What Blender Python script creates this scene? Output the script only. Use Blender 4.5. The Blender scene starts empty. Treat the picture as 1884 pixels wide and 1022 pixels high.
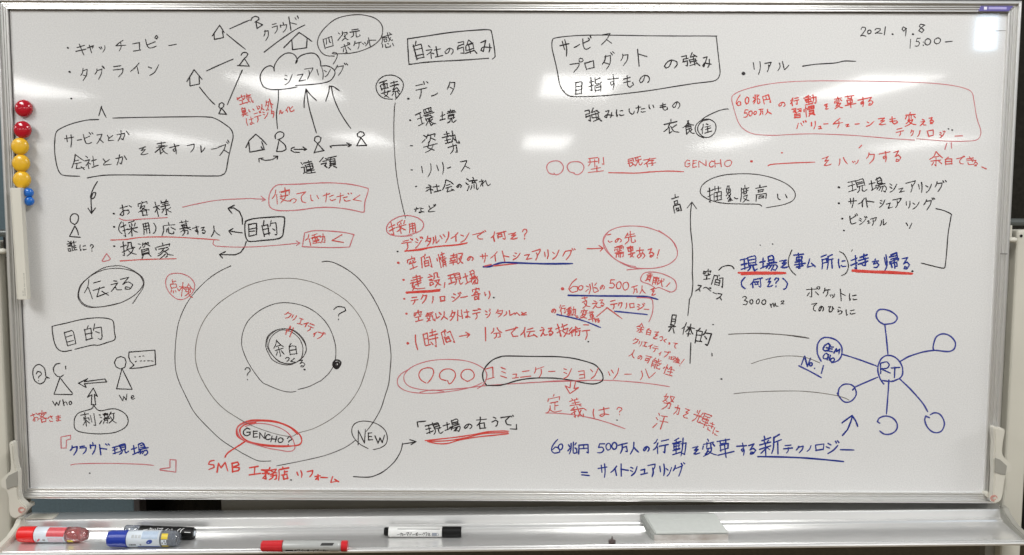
import bpy, bmesh, math, random
from mathutils import Vector, Matrix
R = math.radians
scene = bpy.context.scene
C = scene.collection

# ---------------------------------------------------------------- camera
cam_data = bpy.data.cameras.new("camera")
cam = bpy.data.objects.new("camera", cam_data)
C.objects.link(cam)
scene.camera = cam
cam_data.sensor_width = 36.0
cam_data.lens = 36.0 * 1700.0 / 1884.0
cam_data.clip_start = 0.05
cam_data.clip_end = 100.0
PX, PY, PZ = -0.08914751, -0.00373348, 0.00342804
Rm = Matrix.Rotation(PZ, 3, 'Z') @ Matrix.Rotation(PY, 3, 'Y') @ Matrix.Rotation(PX, 3, 'X')
right, fwd, up = Rm @ Vector((1, 0, 0)), Rm @ Vector((0, 1, 0)), Rm @ Vector((0, 0, 1))
CAM = Vector((0.01584917, -1.70277674, 0.11255535))
cam.matrix_world = Matrix(((right.x, up.x, -fwd.x, CAM.x), (right.y, up.y, -fwd.y, CAM.y),
                           (right.z, up.z, -fwd.z, CAM.z), (0, 0, 0, 1)))

# ---------------------------------------------------------------- room light
world = bpy.data.worlds.new("World")
scene.world = world
world.use_nodes = True
bg = world.node_tree.nodes["Background"]
bg.inputs[0].default_value = (0.985, 1.0, 0.995, 1)
bg.inputs[1].default_value = 0.20
scene.view_settings.view_transform = 'Standard'
scene.view_settings.look = 'None'
scene.view_settings.exposure = 0.05
scene.view_settings.gamma = 1.0


def ceiling_lamp(x, y, z=1.32, w=0.62, l=1.22, power=60.0):
    d = bpy.data.lights.new("ceiling_lamp", 'AREA')
    d.shape = 'RECTANGLE'
    d.size = w
    d.size_y = l
    d.energy = power
    d.color = (1.0, 0.995, 0.978)
    o = bpy.data.objects.new("ceiling_lamp", d)
    o.location = (x, y, z)
    C.objects.link(o)
    return o


# near row over the board, then two rows of long fittings further down the room
for lx in (-7.1, -4.5, -1.75, 0.62, 3.2, 5.8):
    ceiling_lamp(lx, -1.4, power=39.0)
for lx in (-9.0, -5.7, -2.55, 0.73, 4.0, 7.2):
    ceiling_lamp(lx, -9.0, w=0.85, l=2.3, power=85.0)
for lx in (-11.9, -7.7, -3.35, 0.7, 4.8, 9.0):
    ceiling_lamp(lx, -19.3, w=1.0, l=4.4, power=190.0)
# the window of the room: its cool light is what glints in the board's top right corner
wd = bpy.data.lights.new("window_light", 'AREA')
wd.shape = 'RECTANGLE'
wd.size, wd.size_y = 0.13, 0.22
wd.energy = 2.4
wd.color = (0.62, 0.8, 1.0)
wo = bpy.data.objects.new("window_light", wd)
wo.location = (2.86, -4.0, 1.10)
wo.rotation_euler = (R(90), 0, 0)
C.objects.link(wo)


# ---------------------------------------------------------------- materials
def srgb(r, g, b):
    f = lambda c: (c / 255 / 12.92) if c / 255 <= 0.04045 else ((c / 255 + 0.055) / 1.055) ** 2.4
    return (f(r), f(g), f(b), 1)


def mat(name, col, rough=0.5, metal=0.0, spec=0.5, noise=0.0, nscale=(60, 60, 60), bump=0.0, bscale=None,
        coat=0.0, trans=0.0, alpha=1.0, col2=None, coat_rough=0.05, bdist=0.001):
    m = bpy.data.materials.new(name)
    m.use_nodes = True
    nt = m.node_tree
    p = nt.nodes["Principled BSDF"]
    p.inputs["Base Color"].default_value = col
    p.inputs["Roughness"].default_value = rough
    p.inputs["Metallic"].default_value = metal
    p.inputs["Specular IOR Level"].default_value = spec
    p.inputs["Coat Weight"].default_value = coat
    p.inputs["Coat Roughness"].default_value = coat_rough
    p.inputs["Transmission Weight"].default_value = trans
    p.inputs["Alpha"].default_value = alpha
    if noise or bump:
        tc = nt.nodes.new("ShaderNodeTexCoord")
        mp = nt.nodes.new("ShaderNodeMapping")
        mp.inputs["Scale"].default_value = nscale
        nt.links.new(tc.outputs["Object"], mp.inputs[0])
        n = nt.nodes.new("ShaderNodeTexNoise")
        n.inputs["Scale"].default_value = 1.0
        n.inputs["Detail"].default_value = 4.0
        nt.links.new(mp.outputs[0], n.inputs[0])
        if noise:
            mx = nt.nodes.new("ShaderNodeMix")
            mx.data_type = 'RGBA'
            c2 = col2 or tuple(min(1, c * (1 - noise)) for c in col[:3]) + (1,)
            mx.inputs[6].default_value = col
            mx.inputs[7].default_value = c2
            rp = nt.nodes.new("ShaderNodeValToRGB")
            rp.color_ramp.elements[0].position = 0.35
            rp.color_ramp.elements[1].position = 0.68
            nt.links.new(n.outputs[0], rp.inputs[0])
            nt.links.new(rp.outputs[0], mx.inputs[0])
            nt.links.new(mx.outputs[2], p.inputs["Base Color"])
        if bump:
            src = n
            if bscale:
                mp2 = nt.nodes.new("ShaderNodeMapping")
                mp2.inputs["Scale"].default_value = bscale
                nt.links.new(tc.outputs["Object"], mp2.inputs[0])
                src = nt.nodes.new("ShaderNodeTexNoise")
                src.inputs["Scale"].default_value = 1.0
                src.inputs["Detail"].default_value = 2.0
                nt.links.new(mp2.outputs[0], src.inputs[0])
            b = nt.nodes.new("ShaderNodeBump")
            b.inputs["Strength"].default_value = bump
            b.inputs["Distance"].default_value = bdist
            nt.links.new(src.outputs[0], b.inputs["Height"])
            nt.links.new(b.outputs[0], p.inputs["Normal"])
    return m


def board_material():
    m = bpy.data.materials.new("enamel_whiteboard")
    m.use_nodes = True
    nt = m.node_tree
    N, K = nt.nodes, nt.links
    p = N["Principled BSDF"]
    p.inputs["Roughness"].default_value = 0.6
    p.inputs["Specular IOR Level"].default_value = 0.12
    p.inputs["Coat Weight"].default_value = 0.85
    p.inputs["Coat Roughness"].default_value = 0.05
    p.inputs["Coat IOR"].default_value = 1.5
    tc = N.new("ShaderNodeTexCoord")

    def noise(scale, detail):
        mp = N.new("ShaderNodeMapping")
        mp.inputs["Scale"].default_value = scale
        K.new(tc.outputs["Object"], mp.inputs[0])
        n = N.new("ShaderNodeTexNoise")
        n.inputs["Scale"].default_value = 1.0
        n.inputs["Detail"].default_value = detail
        K.new(mp.outputs[0], n.inputs[0])
        return n
    grain = noise((420, 420, 420), 2.0)
    smear = noise((3.2, 3.2, 9.0), 5.0)

    def mix(a, b, fac, lo, hi):
        r = N.new("ShaderNodeMapRange")
        r.inputs[1].default_value = lo
        r.inputs[2].default_value = hi
        K.new(fac.outputs[0], r.inputs[0])
        x = N.new("ShaderNodeMix")
        x.data_type = 'RGBA'
        K.new(r.outputs[0], x.inputs[0])
        for sock, v in ((x.inputs[6], a), (x.inputs[7], b)):
            if isinstance(v, tuple):
                sock.default_value = v
            else:
                K.new(v.outputs[2], sock)
        return x
    base = mix((0.705, 0.708, 0.706, 1), (0.68, 0.678, 0.674, 1), smear, 0.3, 0.7)
    dark = mix((0.60, 0.60, 0.598, 1), (0.79, 0.79, 0.785, 1), grain, 0.3, 0.7)
    mm = N.new("ShaderNodeMix")
    mm.data_type = 'RGBA'
    mm.inputs[0].default_value = 0.5
    K.new(base.outputs[2], mm.inputs[6])
    K.new(dark.outputs[2], mm.inputs[7])
    K.new(mm.outputs[2], p.inputs["Base Color"])
    # the steel sheet is not perfectly flat: long soft waves in its glossy coat
    wave = noise((2.6, 2.6, 6.5), 0.0)
    b = N.new("ShaderNodeBump")
    b.inputs["Strength"].default_value = 1.0
    b.inputs["Distance"].default_value = 0.00035
    K.new(wave.outputs[0], b.inputs["Height"])
    K.new(b.outputs[0], p.inputs["Coat Normal"])
    return m


M = {}
M['board'] = board_material()
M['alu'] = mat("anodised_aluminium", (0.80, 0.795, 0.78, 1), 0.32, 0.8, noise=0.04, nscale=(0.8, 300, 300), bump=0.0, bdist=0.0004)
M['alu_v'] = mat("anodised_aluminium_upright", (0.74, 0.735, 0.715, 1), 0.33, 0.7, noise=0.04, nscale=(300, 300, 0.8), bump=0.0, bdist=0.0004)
M['tray'] = mat("tray_aluminium", (0.84, 0.84, 0.83, 1), 0.24, 0.7, noise=0.04, nscale=(1.5, 260, 260), bump=0.0, bdist=0.0004)
M['cream'] = mat("cream_painted_steel", srgb(205, 202, 190), 0.45, noise=0.06, nscale=(9, 9, 9), bump=0.1)
M['cream_plastic'] = mat("cream_plastic", srgb(206, 203, 192), 0.35, noise=0.05, nscale=(30, 30, 30))
M['cream_shade'] = mat("shaded_grey_cream", srgb(150, 148, 140), 0.6, noise=0.06, nscale=(40, 40, 40))  # cream darkened for shaded facets and gaps; also the grey right bracket
M['red_mark'] = mat("pink_red_print", srgb(205, 120, 110), 0.5, noise=0.2, nscale=(300, 300, 300))
M['steel_dark'] = mat("dark_grey_tube", srgb(96, 100, 98), 0.35, 0.3, noise=0.1, nscale=(40, 8, 8))
M['screw'] = mat("black_screw", srgb(28, 27, 26), 0.4, 0.5, noise=0.1)
M['dark_grey'] = mat("dark_trim_and_gap_shade", srgb(70, 66, 66), 0.7, noise=0.2)
M['partition'] = mat("blue_grey_fabric_partition", srgb(98, 116, 124), 0.9, noise=0.12, nscale=(160, 160, 160), bump=0.3)
M['partition_cream'] = mat("grey_panel", srgb(120, 122, 116), 0.7, noise=0.1)
M['curtain'] = mat("black_curtain_cloth", srgb(52, 50, 45), 0.95, noise=0.3, nscale=(90, 90, 90), bump=0.4, spec=0.1)
M['wall'] = mat("dark_wall_paint", srgb(90, 88, 82), 0.9, noise=0.1, nscale=(5, 5, 5))
M['floor'] = mat("brown_carpet_tile", srgb(122, 106, 78), 0.95, noise=0.3, nscale=(90, 90, 90), bump=0.5)
M['violet'] = mat("violet_brand_sticker", srgb(104, 96, 165), 0.35, noise=0.1, nscale=(200, 200, 200))
M['lilac'] = mat("lilac_print", srgb(178, 172, 222), 0.4, noise=0.1, nscale=(500, 500, 500))
M['white_print'] = mat("white_print", srgb(232, 230, 240), 0.5)
M['red_mag'] = mat("red_glossy_plastic", srgb(182, 12, 36), 0.12, coat=0.5, noise=0.1, nscale=(80, 80, 80))
M['yellow_mag'] = mat("yellow_glossy_plastic", srgb(232, 182, 40), 0.28, coat=0.2, noise=0.1, nscale=(80, 80, 80))
M['blue_mag'] = mat("blue_glossy_plastic", srgb(28, 110, 205), 0.22, coat=0.3, noise=0.1, nscale=(80, 80, 80))
M['bar'] = mat("ivory_plastic_strip", srgb(214, 211, 200), 0.45, noise=0.04, nscale=(60, 60, 12))
M['grey_print'] = mat("grey_small_print", srgb(150, 148, 142), 0.6)
M['cap_red'] = mat("red_marker_plastic", srgb(226, 18, 20), 0.35, noise=0.08, nscale=(150, 150, 150))
M['cap_red2'] = mat("red_ribbed_plastic", srgb(200, 30, 40), 0.3, noise=0.08, nscale=(150, 150, 150))
M['cap_blue'] = mat("blue_marker_plastic", srgb(22, 52, 158), 0.35, noise=0.08, nscale=(150, 150, 150))
M['cap_black'] = mat("black_marker_plastic", srgb(12, 12, 12), 0.4, spec=0.25, noise=0.1, nscale=(150, 150, 150))
M['body_white'] = mat("white_marker_barrel", srgb(222, 222, 220), 0.3, noise=0.03, nscale=(100, 100, 100))
M['body_silver'] = mat("silver_grey_marker_barrel", srgb(176, 178, 176), 0.32, 0.15, noise=0.05, nscale=(100, 100, 100))
M['label_white'] = mat("white_paper_label", srgb(214, 222, 230), 0.35, noise=0.03, nscale=(100, 100, 100))
M['label_pink'] = mat("pink_red_label", srgb(212, 84, 92), 0.35, noise=0.12, nscale=(200, 200, 200))
M['label_faint'] = mat("pale_pink_print", srgb(214, 196, 206), 0.4, noise=0.15, nscale=(800, 300, 300))
M['label_blue'] = mat("blue_print", srgb(60, 82, 165), 0.35, noise=0.1, nscale=(200, 200, 200))
M['label_paleblue'] = mat("pale_blue_print", srgb(178, 194, 214), 0.35, noise=0.1, nscale=(500, 200, 200))
M['label_yellow'] = mat("yellow_print", srgb(222, 196, 52), 0.35, noise=0.1, nscale=(200, 200, 200))
M['clear_pink'] = mat("clear_pink_plastic", srgb(226, 165, 165), 0.08, spec=0.6, trans=0.8, coat=0.5)
M['clear_grey'] = mat("clear_plastic", srgb(186, 192, 202), 0.08, spec=0.6, trans=0.8, coat=0.5)
M['inner_dark'] = mat("dark_ink_reservoir", srgb(140, 146, 156), 0.4)
M['inner_red'] = mat("red_ink_reservoir", srgb(200, 100, 100), 0.4)
M['print_black'] = mat("black_print", srgb(36, 36, 36), 0.5)
M['print_white'] = mat("white_pen_print_and_sheen", srgb(225, 225, 225), 0.5)
M['eraser_top'] = mat("grey_eraser_shell", srgb(188, 191, 187), 0.5, noise=0.05, nscale=(120, 120, 120), bump=0.15)
M['eraser_felt'] = mat("soiled_pale_felt", srgb(184, 180, 176), 0.9, noise=0.2, nscale=(30, 40, 60), bump=0.4, col2=srgb(150, 142, 134))
M['eraser_shade'] = mat("shaded_eraser_side", srgb(146, 148, 144), 0.6, noise=0.08, nscale=(120, 120, 120))  # shell grey darkened for the shade on the eraser's side
M['added_beam'] = mat("dark_grey_added_beam", srgb(112, 110, 102), 0.6, 0.0, noise=0.25, nscale=(5, 5, 30))
M['tack'] = mat("dark_brown_plastic", srgb(72, 58, 56), 0.35, noise=0.15, nscale=(300, 300, 300))
# ink: the colour wanders with how wet the marker was
M['k'] = mat("black_marker_ink", srgb(26, 23, 25), 0.45, noise=0.3, nscale=(160, 160, 160), col2=srgb(48, 43, 45), spec=0.3)
M['kg'] = mat("dry_black_marker_ink", srgb(66, 60, 60), 0.5, noise=0.3, nscale=(70, 70, 70), col2=srgb(48, 44, 45), spec=0.3)
M['r'] = mat("red_marker_ink", srgb(196, 72, 68), 0.45, noise=0.3, nscale=(160, 160, 160), col2=srgb(204, 98, 94), spec=0.3)
M['rg'] = mat("dry_red_marker_ink", srgb(192, 96, 104), 0.5, noise=0.3, nscale=(70, 70, 70), col2=srgb(204, 128, 132), spec=0.3)
M['R'] = mat("wet_red_marker_ink", srgb(200, 62, 54), 0.45, noise=0.3, nscale=(160, 160, 160), col2=srgb(218, 84, 76), spec=0.3)
M['b'] = mat("blue_marker_ink", srgb(20, 40, 128), 0.45, noise=0.3, nscale=(160, 160, 160), col2=srgb(44, 60, 140), spec=0.3)
M['bg'] = mat("thin_blue_marker_ink", srgb(44, 54, 136), 0.5, noise=0.3, nscale=(90, 90, 90), col2=srgb(66, 74, 150), spec=0.3)


M['kf'] = mat("faint_black_marker_ink", srgb(122, 116, 108), 0.5, noise=0.3, nscale=(70, 70, 70), col2=srgb(84, 80, 76), spec=0.3)


# ---------------------------------------------------------------- object helpers
def link(name, bm, m, parent=None, loc=None, rot=None, smooth=False, label=None):
    me = bpy.data.meshes.new(name)
    bm.to_mesh(me)
    bm.free()
    if isinstance(m, (list, tuple)):
        for q in m:
            me.materials.append(q)
    else:
        me.materials.append(m)
    if smooth:
        for p in me.polygons:
            p.use_smooth = True
    o = bpy.data.objects.new(name, me)
    C.objects.link(o)
    if loc is not None:
        o.location = loc
    if rot is not None:
        o.rotation_euler = rot
    if parent is not None:
        o.parent = parent
    if label:
        o['label'] = label
    return o


def thing(name, label, cat, loc=(0, 0, 0), rot=(0, 0, 0), group=None):
    o = bpy.data.objects.new(name, None)
    C.objects.link(o)
    o.empty_display_size = 0.02
    o.location = loc
    o.rotation_euler = rot
    o['label'] = label
    o['category'] = cat
    if group:
        o['group'] = group
    return o


def box(x0, x1, y0, y1, z0, z1, bevel=0.0, seg=2, bm=None):
    bm2 = bmesh.new()
    r = bmesh.ops.create_cube(bm2, size=1.0)
    for v in r['verts']:
        v.co = Vector(((x0 + x1) / 2 + v.co.x * (x1 - x0), (y0 + y1) / 2 + v.co.y * (y1 - y0), (z0 + z1) / 2 + v.co.z * (z1 - z0)))
    if bevel:
        bmesh.ops.bevel(bm2, geom=bm2.edges[:], offset=bevel, segments=seg, affect='EDGES', profile=0.6)
    if bm is None:
        return bm2
    me = bpy.data.meshes.new("tmp")
    bm2.to_mesh(me)
    bm.from_mesh(me)
    bpy.data.meshes.remove(me)
    bm2.free()
    return bm


def lathe(profile, n=32, axis='x', bm=None, flute=None):
    """profile: list of (t along axis, radius)"""
    bm = bm or bmesh.new()
    rings = []
    for t, r in profile:
        ring = []
        for i in range(n):
            a = 2 * math.pi * i / n
            rr = r if flute is None or not flute(t) else r * (1 - 0.05 * (i % 2))
            c, s = rr * math.cos(a), rr * math.sin(a)
            ring.append(bm.verts.new((t, c, s) if axis == 'x' else ((c, t, s) if axis == 'y' else (c, s, t))))
        rings.append(ring)
    for a, b in zip(rings, rings[1:]):
        for i in range(n):
            bm.faces.new((a[i], a[(i + 1) % n], b[(i + 1) % n], b[i]))
    for ring in (rings[0], rings[-1]):
        try:
            bm.faces.new(ring)
        except ValueError:
            pass
    bmesh.ops.recalc_face_normals(bm, faces=bm.faces[:])
    return bm


def prism(pts, a0, a1, axis='x', bevel=0.0, bm=None, seg=2):
    """closed 2-D outline swept between a0 and a1; axis x: pts=(y,z); axis y: pts=(x,z)"""
    bm = bm or bmesh.new()
    f = (lambda a, p: (a, p[0], p[1])) if axis == 'x' else (lambda a, p: (p[0], a, p[1]))
    A = [bm.verts.new(f(a0, p)) for p in pts]
    B = [bm.verts.new(f(a1, p)) for p in pts]
    n = len(pts)
    fa = bm.faces.new(A)
    fb = bm.faces.new(B[::-1])
    for i in range(n):
        bm.faces.new((A[i], B[i], B[(i + 1) % n], A[(i + 1) % n]))
    bmesh.ops.recalc_face_normals(bm, faces=bm.faces[:])
    if bevel:
        es = set(fa.edges) | set(fb.edges)
        bmesh.ops.bevel(bm, geom=list(es), offset=bevel, segments=seg, affect='EDGES')
    return bm


def smooth_outline(pts, k=5):
    n = len(pts)
    out = []
    for i in range(n):
        p0, p1, p2, p3 = (pts[(i + j - 1) % n] for j in range(4))
        for s in range(k):
            t = s / k
            out.append(tuple(0.5 * (2 * b + (c - a) * t + (2 * a - 5 * b + 4 * c - d) * t * t + (3 * b - a - 3 * c + d) * t ** 3)
                             for a, b, c, d in zip(p0, p1, p2, p3)))
    return out


# ---------------------------------------------------------------- pen strokes (flat ribbons of ink laid on a surface)
def spline(pts, k=5, sharp=70.0):
    if len(pts) < 3:
        return list(pts)
    out = []
    n = len(pts)

    def corner(i):
        if i <= 0 or i >= n - 1:
            return True
        a = (pts[i][0] - pts[i - 1][0], pts[i][1] - pts[i - 1][1])
        b = (pts[i + 1][0] - pts[i][0], pts[i + 1][1] - pts[i][1])
        la, lb = math.hypot(*a), math.hypot(*b)
        if la < 1e-9 or lb < 1e-9:
            return True
        c = (a[0] * b[0] + a[1] * b[1]) / la / lb
        return c < math.cos(R(sharp))
    for i in range(n - 1):
        p1, p2 = pts[i], pts[i + 1]
        p0 = p1 if corner(i) else pts[i - 1]
        p3 = p2 if corner(i + 1) else pts[i + 2]
        for s in range(k):
            t = s / k
            out.append(tuple(0.5 * (2 * b + (c - a) * t + (2 * a - 5 * b + 4 * c - d) * t * t + (3 * b - a - 3 * c + d) * t ** 3)
                             for a, b, c, d in zip(p0, p1, p2, p3)))
    out.append(pts[-1])
    return out


LIFT = [0]


def ribbon(bm, pts, w, put, rng, taper=True):
    """pts in metres in the surface's own (u, v); put(u, v, lift) -> 3-D"""
    q = [pts[0]]
    for p in pts[1:]:
        if math.hypot(p[0] - q[-1][0], p[1] - q[-1][1]) > w * 0.12:
            q.append(p)
    if len(q) < 2:
        q.append((q[0][0] + w * 0.2, q[0][1]))
    pts = q
    n = len(pts)
    prev = None
    ph = rng.random() * 6
    for i, p in enumerate(pts):
        a = pts[max(0, i - 1)]
        b = pts[min(n - 1, i + 1)]
        dx, dy = b[0] - a[0], b[1] - a[1]
        L = math.hypot(dx, dy) or 1e-9
        nx, ny = -dy / L, dx / L
        # thicken at a sharp bend so that the corner stays full
        ww = w * 0.5 * (1.0 + 0.10 * math.sin(ph + i * 0.7))
        if taper and n > 3:
            if i == n - 1:
                ww *= 0.72
            elif i == n - 2:
                ww *= 0.88
        if 0 < i < n - 1:
            c = pts[i]
            u1 = (c[0] - a[0], c[1] - a[1])
            u2 = (b[0] - c[0], b[1] - c[1])
            l1, l2 = math.hypot(*u1) or 1e-9, math.hypot(*u2) or 1e-9
            cs = (u1[0] * u2[0] + u1[1] * u2[1]) / l1 / l2
            if cs < 0.35:
                # sharp turn: a round dot carries the corner, the ribbon restarts
                if prev:
                    m1 = (-u1[1] / l1, u1[0] / l1)
                    LIFT[0] = (LIFT[0] + 1) % 120
                    h = 0.00012 + LIFT[0] * 2.5e-6
                    V = [bm.verts.new(put(p[0] + m1[0] * ww, p[1] + m1[1] * ww, h)), bm.verts.new(put(p[0] - m1[0] * ww, p[1] - m1[1] * ww, h))]
                    bm.faces.new((prev[0], prev[1], V[1], V[0]))
                disc(bm, p, ww, put)
                m2 = (-u2[1] / l2, u2[0] / l2)
                LIFT[0] = (LIFT[0] + 1) % 120
                h = 0.00012 + LIFT[0] * 2.5e-6
                prev = [bm.verts.new(put(p[0] + m2[0] * ww, p[1] + m2[1] * ww, h)), bm.verts.new(put(p[0] - m2[0] * ww, p[1] - m2[1] * ww, h))]
                continue
        LIFT[0] = (LIFT[0] + 1) % 120
        h = 0.00012 + LIFT[0] * 2.5e-6
        V = [bm.verts.new(put(p[0] + nx * ww, p[1] + ny * ww, h)), bm.verts.new(put(p[0] - nx * ww, p[1] - ny * ww, h))]
        if prev:
            bm.faces.new((prev[0], prev[1], V[1], V[0]))
        prev = V
        if i == 0 or i == n - 1:
            disc(bm, p, ww, put)


def disc(bm, p, r, put, n=8):
    LIFT[0] = (LIFT[0] + 1) % 120
    h = 0.00012 + LIFT[0] * 2.5e-6
    bm.faces.new([bm.verts.new(put(p[0] + r * math.cos(2 * math.pi * k / n), p[1] + r * math.sin(2 * math.pi * k / n), h)) for k in range(n)])


def flat(u, v, h):
    return (u, -h, v)


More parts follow.
